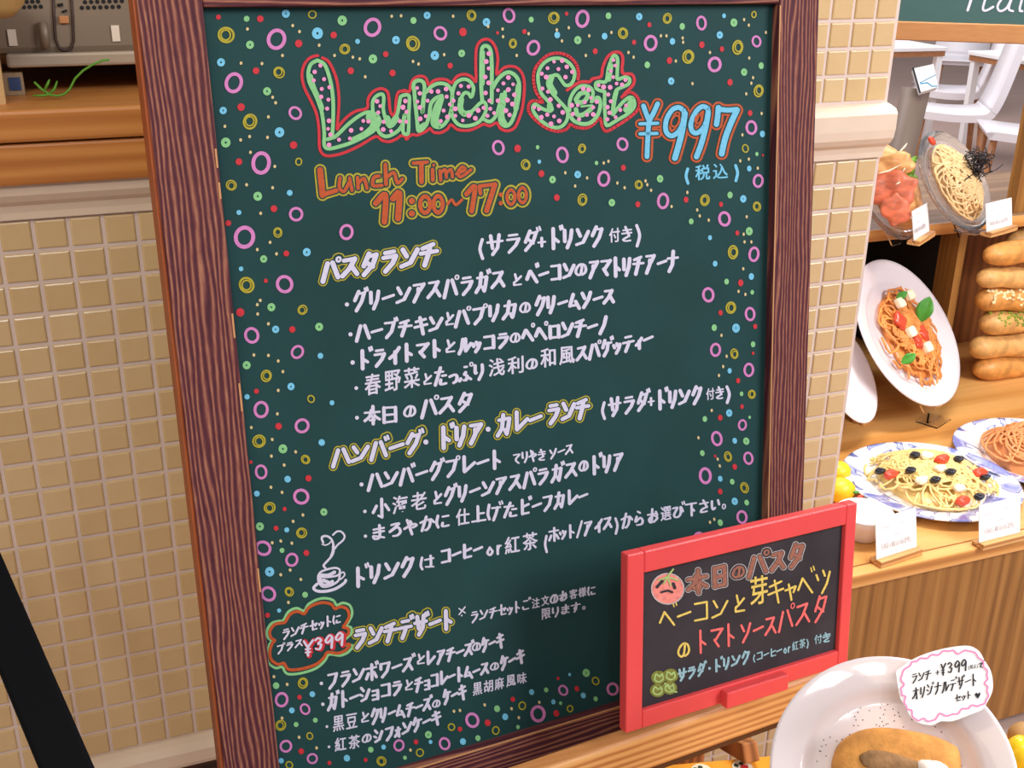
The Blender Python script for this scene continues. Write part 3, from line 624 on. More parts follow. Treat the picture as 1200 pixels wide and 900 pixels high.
ink.finish({'or': ('price_outline', ORANGE), 'bd': ('price_gap', BOARD), 'bl': ('price_lettering', BLUE)}, panel)
# opening hours
ink = Ink(bp(0, 0, REC), N)
TA = lambda q: (360+q[0]/8.57, 180+q[1]/8.57)
TB = lambda q: (480+q[0]/8, 180+q[1]/8)
HR = [(TA, '130,165 155,415', 62), (TA, '155,412 290,372', 46), (TA, '330,245 322,340 370,380 420,290', 34), (TA, '425,245 450,370', 34), (TA, '505,240 512,350', 34), (TA, '512,300 570,250 600,350', 34),
      (TA, '722,225 670,240 660,320 750,320', 36), (TA, '785,110 792,310', 40), (TA, '800,240 870,190 905,295 955,255', 34),
      (TB, '35,90 165,80', 34), (TB, '110,100 112,265', 44), (TB, '215,150 218,248', 36), (TB, '225,108 226,110', 28), (TB, '285,160 292,250', 32), (TB, '292,180 332,150 345,225', 30), (TB, '345,180 388,150 402,220', 30), (TB, '440,190 520,150 490,125 452,180 482,218 575,152', 30),
      (TA, '690,498 785,415 775,685', 58), (TA, '862,452 925,400 912,650', 62), (TA, '1050,475 1051,477', 62), (TA, '1050,600 1051,602', 62),
      (TB, '535,378 612,310 582,540', 46), (TB, '655,305 665,375', 36), (TB, '660,305 805,287', 36), (TB, '800,290 722,535', 48)]
for T_, s, wd in HR:
    p = smooth(tr(T_, s), 4); k = 8.57 if T_ is TA else 8.0
    ink.stroke('ye', p, (wd+60)/k, 0); ink.stroke('bd', p, (wd+26)/k, 1); ink.stroke('or', p, wd/k, 2)
for c, rx, ry, wd in (((145, 478), 46, 76, 42), ((267, 475), 42, 78, 42), ((950, 408), 36, 68, 34), ((1058, 390), 36, 70, 34)):
    c = TB(c); rx /= 8; ry /= 8; wd /= 8
    ink.disc('ye', c, rx+wd/2+3.9, ry+wd/2+3.9, 0, 24); ink.disc('bd', c, rx+wd/2+1.7, ry+wd/2+1.7, 1, 24); ink.ring('or', c, rx, ry, wd, 2); ink.ring('ye', c, rx*0.38, ry*0.36, 1.6, 3)
ink.stroke('or', smooth(tr(TB, '358,470 395,432 432,480 492,432'), 4), 3.4, 2)
for q in tr(TB, '855,385 855,465'): ink.disc('or', q, 2.7, lv=2)
ink.finish({'ye': ('hours_outline', YELLOW), 'bd': ('hours_gap', BOARD), 'or': ('hours_lettering', ORANGE)}, panel)
# section headings
ink = Ink(bp(0, 0, REC), N)
HD = [('パスタランチ', (377, 330), (515, 308), 22, 26, 5.6), ('ハンバーグ', (389, 547), (497, 528), 20, 22, 4.8), ('ドリア', (514, 526), (568, 517), 24, 23, 5), ('カレー', (582, 511), (636, 500), 23, 23, 4.6),
      ('ランチ', (641, 497), (692, 488), 23, 23, 4.8), ('ランチデザート', (414, 760), (533, 735), 22, 21, 4.6)]
for s, p0, p1, h0, h1, wd in HD:
    for key, k, lv in (('ye', 5.6, 0), ('bd', 2.6, 1), ('wh', 0, 2)):
        write(ink, key, s, p0, p1, h0, h1, wd+k, lv, mod=0.18 if lv == 2 else 0.08, jit=0)
for q in ((499, 518), (572, 503)): ink.disc('wh', q, 3, lv=2)
ink.finish({'ye': ('heading_outline', YELLOW), 'bd': ('heading_gap', BOARD), 'wh': ('heading_lettering', WHITE_CHALK)}, panel)
# white lines of writing
ink = Ink(bp(0, 0, REC), N)
LN = [('(', (556, 301), (570, 300), 25, 25, 4), ('サラダ', (570, 299), (634, 291), 22, 22, 4.4), ('+', (627, 291), (642, 289), 14, 14, 3.6), ('ドリンク', (643, 291), (709, 288), 23, 22, 4.6), ('付き', (713, 285), (743, 281), 17, 16, 3.2), (')', (743, 286), (758, 284), 27, 27, 3.8),
      ('・グリーンアスパラガス', (402, 367), (594, 337), 22, 21, 4.6), ('と', (599, 336), (614, 334), 14, 14, 4), ('ベーコン', (617, 334), (674, 326), 21, 19, 4.6), ('の', (674, 325), (690, 323), 16, 16, 4), ('アマトリチアーナ', (689, 326), (796, 317), 20, 23, 4.6),
      ('・ハーブチキン', (406, 401), (520, 388), 19, 19, 4.6), ('と', (520, 383), (534, 381), 15, 15, 4), ('パプリカ', (533, 383), (608, 371), 19, 19, 4.6), ('の', (609, 368), (624, 367), 14, 14, 4), ('クリームソース', (626, 369), (722, 355), 21, 17, 4.6),
      ('・ドライトマト', (409, 435), (519, 416), 21, 18, 4.8), ('と', (520, 415), (536, 413), 15, 15, 4), ('ルッコラ', (537, 415), (598, 406), 18, 17, 4.6), ('の', (598, 403), (612, 402), 13, 13, 4), ('ペペロンチーノ', (612, 402), (714, 390), 19, 21, 4.6),
      ('・春野菜', (412, 467), (494, 453), 25, 24, 4), ('と', (494, 452), (508, 450), 13, 13, 4), ('たっぷり', (509, 454), (570, 443), 22, 18, 4.2), ('浅利', (571, 443), (616, 436), 21, 20, 4), ('の', (616, 434), (632, 432), 14, 14, 4), ('和風', (632, 432), (675, 425), 23, 20, 4), ('スパゲッティー', (675, 424), (766, 405), 17, 19, 4.2),
      ('・本日', (413, 500), (468, 493), 22, 18, 4.2), ('の', (473, 490), (490, 488), 15, 15, 4), ('パスタ', (493, 490), (557, 479), 21, 20, 4.6),
      ('(', (701, 490), (712, 488), 21, 21, 3.6), ('サラダ', (713, 488), (762, 479), 20, 20, 4.2), ('+', (757, 477), (769, 475), 12, 12, 3), ('ドリンク', (769, 480), (824, 471), 21, 19, 4.4), ('付き', (827, 470), (850, 466), 14, 13, 2.8), (')', (849, 470), (862, 468), 21, 21, 3.6),
      ('・ハンバーグプレート', (419, 577), (590, 547), 19, 20, 4.4), ('てりやき', (600, 544), (641, 538), 13, 12, 2.6), ('ソース', (643, 538), (673, 531), 11, 12, 2.6),
      ('・小海老', (422, 610), (502, 596), 21, 21, 3.8), ('と', (506, 592), (520, 590), 15, 15, 3.8), ('グリーンアスパラガス', (520, 592), (678, 558), 19, 18, 4.2), ('の', (678, 554), (691, 552), 14, 14, 3.6), ('ドリア', (692, 556), (732, 549), 20, 20, 4.2),
      ('・まろやかに', (423, 637), (530, 617), 17, 17, 3.6), ('仕上げた', (533, 617), (609, 605), 20, 17, 3.6), ('ビーフカレー', (609, 605), (690, 588), 18, 17, 3.8),
      ('ドリンク', (414, 688), (488, 672), 21, 21, 4.6), ('は', (492, 669), (510, 665), 15, 15, 3.6), ('コーヒー', (516, 662), (566, 650), 17, 16, 4), ('or', (569, 652), (590, 648), 16, 16, 3.2), ('紅茶', (590, 650), (632, 643), 20, 21, 3.4), ('(', (635, 646), (643, 644), 21, 21, 3), ('ホット', (643, 635), (676, 628), 15, 14, 3), ('/', (675, 630), (684, 627), 17, 17, 2.6), ('アイス', (684, 628), (719, 618), 16, 14, 3.4), (')', (719, 624), (729, 621), 20, 20, 3),
      ('からお選び下さい。', (728, 621), (855, 595), 18, 14, 3),
      ('※', (536, 722), (547, 719), 9, 9, 1.8), ('ランチセットご注文のお客様に', (551, 730), (699, 696), 13, 11, 2.4), ('限ります。', (634, 727), (689, 713), 13, 9, 2.3),
      ('・フランボワーズ', (373, 810), (487, 785), 18, 17, 3.8), ('と', (487, 780), (500, 778), 12, 12, 3.4), ('レアチーズ', (499, 781), (556, 767), 16, 15, 3.6), ('の', (553, 764), (565, 762), 11, 11, 3.4), ('ケーキ', (564, 764), (591, 758), 15, 16, 3.6),
      ('・ガトーショコラ', (375, 834), (473, 812), 18, 16, 3.8), ('と', (473, 810), (486, 808), 12, 12, 3.2), ('チョコレートムース', (486, 811), (574, 789), 17, 14, 3.6), ('の', (574, 787), (586, 785), 10, 10, 3.2), ('ケーキ', (586, 786), (615, 775), 15, 15, 3.6),
      ('・黒豆', (379, 861), (420, 852), 19, 17, 3), ('と', (421, 848), (434, 845), 12, 12, 3.4), ('クリームチーズ', (434, 849), (507, 832), 17, 15, 3.6), ('の', (507, 830), (518, 828), 10, 10, 3.2), ('ケーキ', (519, 826), (547, 818), 16, 16, 3.6), ('黒胡麻風味', (553, 816), (618, 800), 15, 13, 2.6),
      ('・紅茶', (381, 883), (423, 876), 16, 16, 3), ('の', (424, 872), (437, 869), 11, 11, 3.2), ('シフォンケーキ', (438, 872), (518, 847), 15, 15, 3.6)]
for s, p0, p1, h0, h1, wd in LN: write(ink, 'wh', s, p0, p1, h0, h1, wd*0.88)
ink.finish({'wh': ('menu_lettering', WHITE_CHALK)}, panel)
# coffee cup drawing
ink = Ink(bp(0, 0, REC), N); T = lambda q: (355+q[0]/10, 610+q[1]/10)
for s, wd in (('262,555 242,525 290,470 340,410 362,340 352,265 330,215 280,182 228,190 222,220 238,258', 2.6), ('225,278 260,288 300,275 335,240', 1.6), ('355,300 352,360 330,420', 3.2), ('368,335 410,282 470,230 488,180 450,132 400,128 352,168', 2.2),
              ('182,640 210,602 290,570 380,555 432,580 412,640 300,662 200,660', 2.4), ('180,645 182,715 225,772 290,772 370,740 422,690 432,600', 2.6), ('215,640 300,640 370,605', 4), ('205,690 225,748 280,758 345,715', 4), ('240,700 300,725', 4), ('434,622 475,605 488,640 450,682 430,690', 1.8), ('165,745 125,790 165,825 260,830 380,800 480,735 502,700', 3.4)):
    ink.stroke('w', smooth(tr(T, s), 4), wd, 0)
ink.finish({'w': ('coffee_cup_drawing', WHITE_CHALK)}, panel)
# cloud with the dessert price
ink = Ink(bp(0, 0, REC), N); T = lambda q: (300+q[0]/8.18, 690+q[1]/8.18)
cloud = '115,470 105,400 150,330 215,310 262,302 310,220 390,185 460,212 500,150 580,105 660,90 740,110 775,158 830,135 900,160 922,240 885,320 862,358 910,370 912,430 830,510 860,540 930,545 880,610 800,640 700,628 660,690 580,760 450,805 330,820 280,800 250,748 190,760 120,710 105,620 130,530 155,500'
cp = smooth(tr(T, cloud), 3, True)
ink.stroke('mi', cp, 3.0, 0, closed=True)
cc = T((500, 455)); ci = [(cc[0]+(x-cc[0])*0.93, cc[1]+(y-cc[1])*0.885) for x, y in cp]
ink.stroke('or', ci, 3.6, 1, closed=True)
write(ink, 'wh', 'ランチセットに', (330, 750), (401, 729), 12, 11, 2.2, 3); write(ink, 'wh', 'プラス', (324, 767), (356, 757), 10, 9, 2.0, 3)
for s, p0, p1, h in (('¥', (354, 769), (370, 767), 17), ('399', (368, 764), (404, 755), 15)):
    write(ink, 'rd', s, p0, p1, h, h, 5.6, 2, dx=1.4, dy=0.2, jit=0); write(ink, 'wh', s, p0, p1, h, h, 2.6, 3, jit=0)
ink.finish({'mi': ('cloud_outline', GREEN), 'or': ('cloud_shading', ORANGE), 'wh': ('cloud_lettering', WHITE_CHALK), 'rd': ('cloud_price_shadow', REDM)}, panel)

# ------------------------------------------------------------------ easel carrying both boards
ez = thing('easel', 'wooden easel with a pale pine ledge carrying the two chalkboards', 'easel', (0.45, 1.0, 0))
LD = V((math.cos(math.radians(5.2)), math.sin(math.radians(5.2)), 0)); LN_ = V((-LD.y, LD.x, 0)); UZ = V((0, 0, 1))
ZB = 0.685
pb = onZ(843, 832.5, ZB)
def lp(a, d, z): return V((pb.x, pb.y, 0)) + LD*a + LN_*d + UZ*z
b = B(); b.box(lp(-0.155, 0.011, ZB-0.025), (0.345, 0.011, 0.025), (LD, LN_, UZ), bev=0.004, seg=3); tag(b.build('ledge', PINE_X, ez), 'pale pine ledge bar')
b = B(); b.box(lp(-0.155, 0.045, ZB-0.064), (0.33, 0.030, 0.007), (LD, LN_, UZ), bev=0.001); b.build('ledge_base', DARKWOOD, ez)
def post(p0, p1, hw, hd, name='leg', m=None):
    d = (p1-p0); L_ = d.length; d.normalize(); x = V((1, 0, 0)); x = (x-d*x.dot(d)).normalized(); y = d.cross(x)
    b = B(); b.box((p0+p1)/2, (hw, hd, L_/2), (x, y, d), bev=0.002); return b.build(name, m or LEGWOOD, ez)
pa = onY(822, 885, 1.09)
post(V((pa.x+0.01, 1.16, 0)), V((pa.x-0.02, 1.085, 0.66)), 0.022, 0.013)
pl = onY(249, 893, 1.10)
post(V((pl.x, 1.20, 0)), V((pl.x+0.03, 1.10, 0.70)), 0.012, 0.013)
q0 = onY(852, 866, 1.06); q1 = onY(880, 882, 0.985)
d = (q1-q0); post(q0-d*1.2, q1, 0.011, 0.013, 'brace')
for x_ in (0.16, BW-0.16):
    b = B(); b.box(bp(x_, BH/2+0.05, 0.042), (0.018, BH/2+0.02, 0.011), (EX, EY, N), bev=0.002); b.build('back_upright', LEGWOOD, ez)

# ------------------------------------------------------------------ small red chalkboard
RO = V((.47646653, .8788001, .90736602)); RX = V((.9932238, .1077865, -.0434571)).normalized(); RY = V((-.0296242, -.1453636, -.9889347)); RY = (RY-RX*RY.dot(RX)).normalized(); RN = RX.cross(RY)
RW, RH = 0.3087, 0.2
def rp(x, y, z=0.0): return RO + RX*x + RY*y + RN*z
small = thing('daily_special_board', 'small black chalkboard in a red frame standing on the pine ledge', 'chalkboard', rp(RW/2, RH, 0.007))
fw = 0.0205
def rrail(x0, x1, y0, y1):
    b = B(); b.box(rp((x0+x1)/2, (y0+y1)/2, 0.0065), ((x1-x0)/2, (y1-y0)/2, 0.0065), (RX, RY, RN), bev=0.0014); b.build('frame_rail', REDFRAME, small)
rrail(0, fw, 0, RH); rrail(RW-0.0155, RW, 0, RH); rrail(fw+.0002, RW-0.0157, 0, 0.0235); rrail(fw+.0002, RW-0.0157, RH-0.0205, RH)
b = B(); b.box(rp(RW/2, RH/2, 0.0072), (RW/2-0.010, RH/2-0.010, 0.0016), (RX, RY, RN)); slate = b.build('slate', SLATE, small)
ta = hit(844, 832, RO, RN); tb_ = hit(916, 808, RO, RN)
xa = (ta-RO).dot(RX); xb = (tb_-RO).dot(RX)
b = B(); b.box(rp((xa+xb)/2, RH-0.0085, -0.0055), ((xb-xa)/2, 0.0095, 0.0055), (RX, RY, RN), bev=0.0015); b.build('chalk_tray', REDFRAME, small)
ink = Ink(rp(0, 0, 0.0056), RN)
CH_Y = mat('yellow_chalk', srgb(214, 190, 96), 0.9, 0.2, 400); CH_P = mat('pink_chalk', srgb(228, 106, 104), 0.9, 0.2, 400); CH_B = mat('blue_chalk', srgb(138, 178, 190), 0.9, 0.25, 400)
CH_N = mat('brown_chalk', srgb(146, 96, 80), 0.9, 0.2, 300); CH_G = mat('grey_chalk', srgb(176, 172, 172), 0.9, 0.2, 300); CH_O = mat('olive_chalk', srgb(118, 124, 52), 0.9, 0.25, 300); CH_L = mat('leaf_chalk', srgb(158, 190, 118), 0.9, 0.2, 300)
CH_T = mat('tomato_chalk', srgb(222, 132, 122), 0.9, 0.2, 200)
for s, p0, p1, h0, h1 in (('本', (805, 697), (831, 692), 28, 28), ('日', (835, 688), (853, 684), 26, 26), ('の', (858, 679), (875, 676), 17, 17), ('パ', (876, 677), (902, 671), 26, 26), ('ス', (903, 671), (922, 666), 24, 24), ('タ', (924, 665), (945, 661), 27, 27)):
    for key, k, lv in (('gr', 4.4, 0), ('sl', 2.6, 1), ('br', 1.2, 2)): write(ink, key, s, p0, p1, h0-2, h1-2, 3.4+k, lv, mod=0.1, jit=0)
for s, p0, p1, h0, h1 in (('ベーコン', (772, 739), (855, 722), 26, 24), ('と', (858, 720), (876, 717), 21, 21), ('芽', (877, 712), (902, 706), 34, 33), ('キャベツ', (899, 709), (977, 692), 26, 30), ('の', (794, 772), (811, 769), 19, 19)):
    write(ink, 'ye', s, p0, p1, h0, h1, 2.5, mod=0)
for s, p0, p1, h0, h1 in (('トマト', (816, 766), (864, 755), 26, 25), ('ソース', (867, 754), (912, 743), 23, 23), ('パスタ', (912, 741), (973, 724), 24, 30)): write(ink, 'pi', s, p0, p1, h0, h1, 2.7, mod=0)
for s, p0, p1, h0, h1, wd in (('サラダ・ドリンク', (794, 799), (880, 776), 13, 14, 2.6), ('(コーヒーor紅茶)', (881, 776), (950, 757), 9, 11, 1.6), ('付き', (953, 756), (975, 750), 11, 10, 1.8)): write(ink, 'bl', s, p0, p1, h0, h1, wd, mod=0.1)
ink.disc('to', (782.5, 690), 18.5, 17.5, 0, 28); ink.ring('gr', (782.5, 690), 19, 18, 1.4, 1, 28)
for s, wd in (('776,681 770,688', 3.4), ('789,684 791,689', 3.6), ('775,694 783,692 788,694', 2.6)): ink.stroke('sl', [tuple(float(x) for x in p.split(',')) for p in s.split()], wd, 2)
for s in ('782,676 789,667', '772,680 782,676 795,680', '778,684 782,676 786,686'): ink.stroke('lf', [tuple(float(x) for x in p.split(',')) for p in s.split()], 1.8, 3)
for c in ((772, 794), (786, 791.5), (770.5, 809), (784.5, 806)):
    ink.disc('ol', c, 9, 8, 0, 16); ink.stroke('lf', smooth([(c[0]-5, c[1]+2), (c[0]-3, c[1]-4), (c[0]+1, c[1]-1), (c[0]+4, c[1]-4), (c[0]+5, c[1]+2), (c[0], c[1]+5)], 3, True), 1.8, 1, True)
ink.stroke('lf', [(779, 801), (788, 810), (793, 811)], 1.8, 1)
ink.finish({'gr': ('heading_outline', CH_G), 'sl': ('heading_gap', SLATE), 'br': ('heading_lettering', CH_N), 'ye': ('yellow_lettering', CH_Y), 'pi': ('pink_lettering', CH_P), 'bl': ('blue_lettering', CH_B), 'to': ('tomato_drawing', CH_T), 'lf': ('leaf_drawing', CH_L), 'ol': ('clover_drawing', CH_O)}, slate)

# ------------------------------------------------------------------ black leg at the left
t = thing('leaning_stand', 'black stand leg leaning across the lower left corner', 'stand', tuple(onZ(150, 1000, 0)))
dd = 0.95
ka = at(-26, 655, dd+0.10); kb = at(78, 900, dd)
d = kb-ka; kc = ka + d*((0.0-ka.z)/d.z) if d.z < -0.05 else kb
top_ = ka - d*0.35
vw = (kb-CAM).normalized(); dn = d.normalized(); sx_ = dn.cross(vw).normalized(); sy_ = dn.cross(sx_)
kc = ka + d*((0.012-ka.z)/d.z)
b = B(); b.box((top_+kc)/2, (0.0172, 0.010, (kc-top_).length/2), (sx_, sy_, dn), bev=0.003); b.build('leg', BLACK, t)
b = B(); b.box((kc.x, kc.y, 0.010), (0.03, 0.022, 0.010), bev=0.004); b.build('rubber_foot', DARK, t)

# ------------------------------------------------------------------ cloth covered table, cake plate
ZT = 0.48
e0 = onZ(770, 898, ZT); e1 = onZ(905, 886, ZT); ed = (e1-e0); ed.z = 0; ed.normalize(); en = V((ed.y, -ed.x, 0))   # en towards the viewer
if en.y > 0: en = -en
tl = e0 - ed*0.25; 
t = thing('display_table', 'low table covered with orange tomato-print cloth in front of the easel', 'table', tuple(V((tl.x, tl.y, 0))))
TL_, TW_ = 0.98, 0.42
fn = frame_fn(V((tl.x, tl.y, ZT)), ed, en, V((0, 0, 1)))
CLOTH = mat('orange_cloth', srgb(240, 160, 40), 0.8, 0.05, 60, 0.1, 400)
b = B(); poly = [(0, 0), (TL_, 0), (TL_, TW_), (0, TW_)]
rows = []
n = 60
per = []
for i in range(n+1): per.append((TL_*i/n, 0))
for i in range(1, 26): per.append((TL_, TW_*i/25))
for i in range(1, n+1): per.append((TL_*(1-i/n), TW_))
for i in range(1, 25): per.append((0, TW_*(1-i/25)))
up_ = [b.bm.verts.new(fn(V((x, y, 0.0)))) for x, y in per]; b._f(up_)
lo = []
for i, (x, y) in enumerate(per):
    k = 0.006*math.sin(i*0.9)+0.008; nx = (-1 if x < 1e-6 else (1 if x > TL_-1e-6 else 0)); ny = (-1 if y < 1e-6 else (1 if y > TW_-1e-6 else 0))
    lo.append(b.bm.verts.new(fn(V((x+nx*k, y+ny*k, -0.16)))))
for i in range(len(per)): b._f([up_[i], up_[(i+1) % len(per)], lo[(i+1) % len(per)], lo[i]])
cl = b.build('cloth', CLOTH, t)
b = B(); b1 = B(); b2 = B()
for i in range(9):
    for j in range(4):
        x = 0.03+0.055*i+(0.027 if j % 2 else 0); y = 0.016+0.040*j
        o_ = fn(V((x, y, 0.0006))); f2 = frame_fn(o_, ed, en, V((0, 0, 1)))
        b.lathe([(0, 0), (0.0135, 0)], f2, 16); 
        b1.lathe([(0, 0.0004), (0.0052, 0.0004)], frame_fn(fn(V((x+0.002, y+0.001, 0.0006))), ed, en, V((0, 0, 1))), 10)
        for k in range(5):
            a = k*1.256; b2.lathe([(0, 0.0003), (0.0034, 0.0003)], frame_fn(fn(V((x-0.002+0.0065*math.cos(a), y+0.0065*math.sin(a), 0.0006))), ed, en, V((0, 0, 1))), 8)
b.build('print_ground', mat('print_cream', srgb(240, 226, 196), 0.8), cl); b1.build('print_tomato', mat('print_red', srgb(196, 40, 40), 0.8), cl); b2.build('print_leaf', mat('print_green', srgb(52, 62, 44), 0.8), cl)
for x in (0.03, TL_-0.03):
    for y in (0.03, TW_-0.03):
        c = fn(V((x, y, 0))); b = B(); b.box((c.x, c.y, (ZT-0.01)/2), (0.016, 0.016, (ZT-0.01)/2)); b.build('leg', LEGWOOD, t)

def view_axes(u, v, dirpx, ratio):
    """axes of a round plate seen as an ellipse: minor axis along dirpx (pixels), minor/major = ratio, facing the viewer"""
    vd = ray(u, v).normalized()
    m = (RT*dirpx[0] - UP*dirpx[1]); m = (m - vd*m.dot(vd)).normalized()
    n = (-vd*ratio + m*math.sqrt(max(0, 1-ratio*ratio))).normalized()
    a = vd.cross(m).normalized(); bb = n.cross(a).normalized()
    return a, bb, n
PLATE = [(0.0, 0.0), (0.62, 0.0), (0.66, 0.012), (0.70, 0.05), (0.76, 0.075), (0.97, 0.125), (1.0, 0.14), (0.995, 0.16), (0.96, 0.15), (0.76, 0.105), (0.69, 0.075), (0.64, 0.035), (0.0, 0.03)]
def plate_prof(R, deep=1.0): return [(r*R, z*R*deep) for r, z in PLATE]
# cake plate, standing up on a little rack
pc = at(1044, 909, 1.17); ax, ay, an = view_axes(1044, 909, (0.15, -1), 0.985)
RP = 0.1095
t = thing('cake_plate', 'large white rimmed plate with a cake, propped up at the lower right', 'plate', tuple(pc-UP*RP))
pf = frame_fn(pc, ax, ay, an)
CPL = [(0, 0), (0.60, 0), (0.66, 0.01), (0.72, 0.07), (0.745, 0.105), (0.78, 0.118), (0.97, 0.150), (1.0, 0.162), (0.998, 0.178), (0.965, 0.172), (0.775, 0.142), (0.73, 0.122), (0.70, 0.09), (0.655, 0.04), (0.61, 0.027), (0, 0.027)]
b = B(); b.lathe([(r*RP, z*RP) for r, z in CPL], frame_fn(pc-an*RP*0.10, ax, ay, an), 72); b.build('dish', WHITE_GLAZE, t)
b = B(); rd = random.Random(5)
for i in range(330):
    a = rd.uniform(0, 6.28); r = RP*0.64*math.sqrt(rd.random()); c = pc + ax*r*math.cos(a)+ay*r*math.sin(a) - an*(RP*0.10-0.0275*RP)
    b.blob(c, (0.0007, 0.0007, 0.0004), (ax, ay, an), 0.2, 1)
fl_ = b.build('cocoa_flecks', mat('cocoa', srgb(96, 78, 66), 0.9), t); tag(fl_, kind='stuff')
def pplane(u, v, off): return hit(u, v, pc-an*(RP*0.10-0.0270*RP)+an*off, an)
cake = thing('cake_roll', 'golden brown slice of roll cake on the white plate at lower right', 'cake', tuple(pplane(1050, 905, 0)))
out = [(976, 905), (978, 888), (986, 873), (1006, 861), (1032, 857), (1062, 860), (1090, 866), (1112, 875), (1122, 884), (1124, 905), (1120, 925), (1090, 935), (1020, 935), (985, 925)]
c0 = pplane(1050, 900, 0)
pts = []
for q in smooth(out, 3, True):
    p = pplane(q[0], q[1], 0)-c0; pts.append((p.dot(ax), p.dot(ay)))
b = B(); lay = []
for s_, z_ in ((1.0, 0.0005), (1.02, 0.008), (1.0, 0.017), (0.94, 0.024), (0.82, 0.028), (0.5, 0.029)):
    lay.append([b.bm.verts.new(c0+ax*x*s_+ay*y*s_+an*z_) for x, y in pts])
for a_, c_ in zip(lay, lay[1:]):
    for i in range(len(pts)): b._f([a_[i], a_[(i+1) % len(pts)], c_[(i+1) % len(pts)], c_[i]], True)
b._f(lay[-1], True); b._f(list(reversed(lay[0])))
b.build('sponge', mat('cake_crust', srgb(214, 150, 76), 0.8, 0.25, 55, 0.5, 180), cake)
b = B(); cw = pplane(1048, 896, 0.029); b.blob(cw, (0.032, 0.010, 0.004), (ax, ay, an), 0.12, 3); b.build('filling', mat('cake_filling', srgb(156, 118, 78), 0.85, 0.3, 80, 0.5, 200), cake)
b = B(); b.blob(pplane(1092, 903, 0.028), (0.014, 0.010, 0.008), (ax, ay, an), 0.12, 3); tag(b.build('cream', mat('whipped_cream', srgb(240, 232, 224), 0.6), cake), 'dab of white whipped cream')
# rack behind the plate
t = thing('plate_rack', 'small wooden rack propping the white cake plate from behind', 'plate rack', tuple(V((pc.x, pc.y+0.04, ZT))))
b = B()
for s_ in (-0.05, 0.05):
    a0_ = pc+ax*s_-an*0.018+ay*0.02; f0 = V((a0_.x, a0_.y+0.02, ZT+0.003)); f1 = V((a0_.x-an.x*-0.02, (pc+ax*s_-ay*RP).y-0.01, ZT+0.003))
    b.tube([a0_, f0], 0.004, 8); b.tube([f0, V((f0.x, f0.y-0.10, ZT+0.003))], 0.004, 8)
b.build('rack_wire', LEGWOOD, t)
# hand lettered pop card
ac, bc_, nc = view_axes(1107, 803, (0.25, -1), 0.95)
pcard = at(1107, 803, 1.125)
def onC(u, v, off=0.0): return hit(u, v, pcard+nc*off, nc)
T = lambda q: (1040+q[0]/5.625, 740+q[1]/5.625)
shape = smooth(tr(T, '60,300 60,260 100,230 155,190 240,150 340,120 440,100 540,95 605,130 640,190 680,255 695,330 690,400 655,470 625,515 540,550 430,590 350,592 290,618 200,600 150,560 120,500 85,440 70,370'), 3, True)
t = thing('price_card', 'white cloud shaped dessert card with a pink scalloped border on the cake plate', 'card', tuple(pcard))
pp = []
for q in shape: p = onC(*q)-pcard; pp.append((p.dot(ac), p.dot(bc_)))
b = B(); b.prism(pp, 0.0022, frame_fn(pcard-nc*0.0022, ac, bc_, nc)); b.build('card', PAPER, t)
ink = Ink(pcard, -nc)
sc_ = tr(T, '95,290 150,225 195,195 260,178 335,155 400,130 465,148 535,128 600,172 635,235 655,290 640,340 655,390 650,450 610,485 555,485 490,510 430,545 345,540 300,585 240,572 190,580 160,520 125,490 120,430 95,400 110,350')
bulge = []
for i, q in enumerate(sc_):
    a_, c_ = q, sc_[(i+1) % len(sc_)]; m_ = ((a_[0]+c_[0])/2, (a_[1]+c_[1])/2); dx_, dy_ = m_[0]-1107, m_[1]-803; l_ = math.hypot(dx_, dy_)
    bulge += [a_, (m_[0]+dx_/l_*2.6, m_[1]+dy_/l_*2.6)]
ink.stroke('pk', smooth(bulge, 3, True), 1.9, 0, closed=True)
for s, p0, p1, h, wd in (('ランチ', (1068, 801), (1092, 795), 11, 1.5), ('+', (1095, 792), (1102, 790), 7, 1.2), ('¥399', (1102, 792), (1134, 785), 13, 1.7), ('(税込)', (1134, 785), (1147, 782), 5, 0.6), ('で', (1146, 784), (1154, 781), 7, 1.4), ('オリジナルデザート', (1069, 820), (1146, 802), 13, 1.6), ('セット', (1119, 823), (1139, 817), 8, 1.3)):
    write(ink, 'bk', s, p0, p1, h, h, wd, jit=0.2)
ink.poly('bk', [(1142, 814), (1144, 811.5), (1146, 813), (1148.5, 811), (1149, 814), (1146, 819)], 0)
ink.finish({'pk': ('scalloped_border', mat('pink_felt', srgb(240, 140, 188), 0.7)), 'bk': ('card_lettering', mat('black_felt', srgb(34, 32, 36), 0.7))}, t)
# yellow pepper and potato at the right corner
b = B(); pz = onZ(1204, 893, ZT+0.03)
t = thing('yellow_pepper', 'glossy yellow bell pepper with a green stem behind the cake plate', 'pepper', (pz.x, pz.y, ZT))
for k in range(4):
    a_ = k*1.57+0.5; b.blob((pz.x+0.012*math.cos(a_), pz.y+0.012*math.sin(a_), ZT+0.032), (0.020, 0.020, 0.031), None, 0.03, 3)
b.build('flesh', mat('pepper_yellow', srgb(246, 214, 40), 0.25, 0.04, 30, coat=0.4), t)
b = B(); b.tube([V((pz.x, pz.y, ZT+0.056)), V((pz.x+0.002, pz.y, ZT+0.066)), V((pz.x+0.010, pz.y+0.004, ZT+0.078))], [0.008, 0.003, 0.004], 8); b.build('stem', mat('pepper_stem', srgb(96, 138, 48), 0.5), t)
po = onZ(1197, 864, ZT+0.015)
b = B(); b.blob((po.x, po.y, ZT+0.0185), (0.019, 0.017, 0.018), None, 0.03, 3)
tag(b.build('potato', mat('potato_skin', srgb(176, 136, 84), 0.7, 0.12, 60, 0.2, 120), origin=V((po.x, po.y, ZT))), 'round tan potato behind the yellow pepper', 'potato')

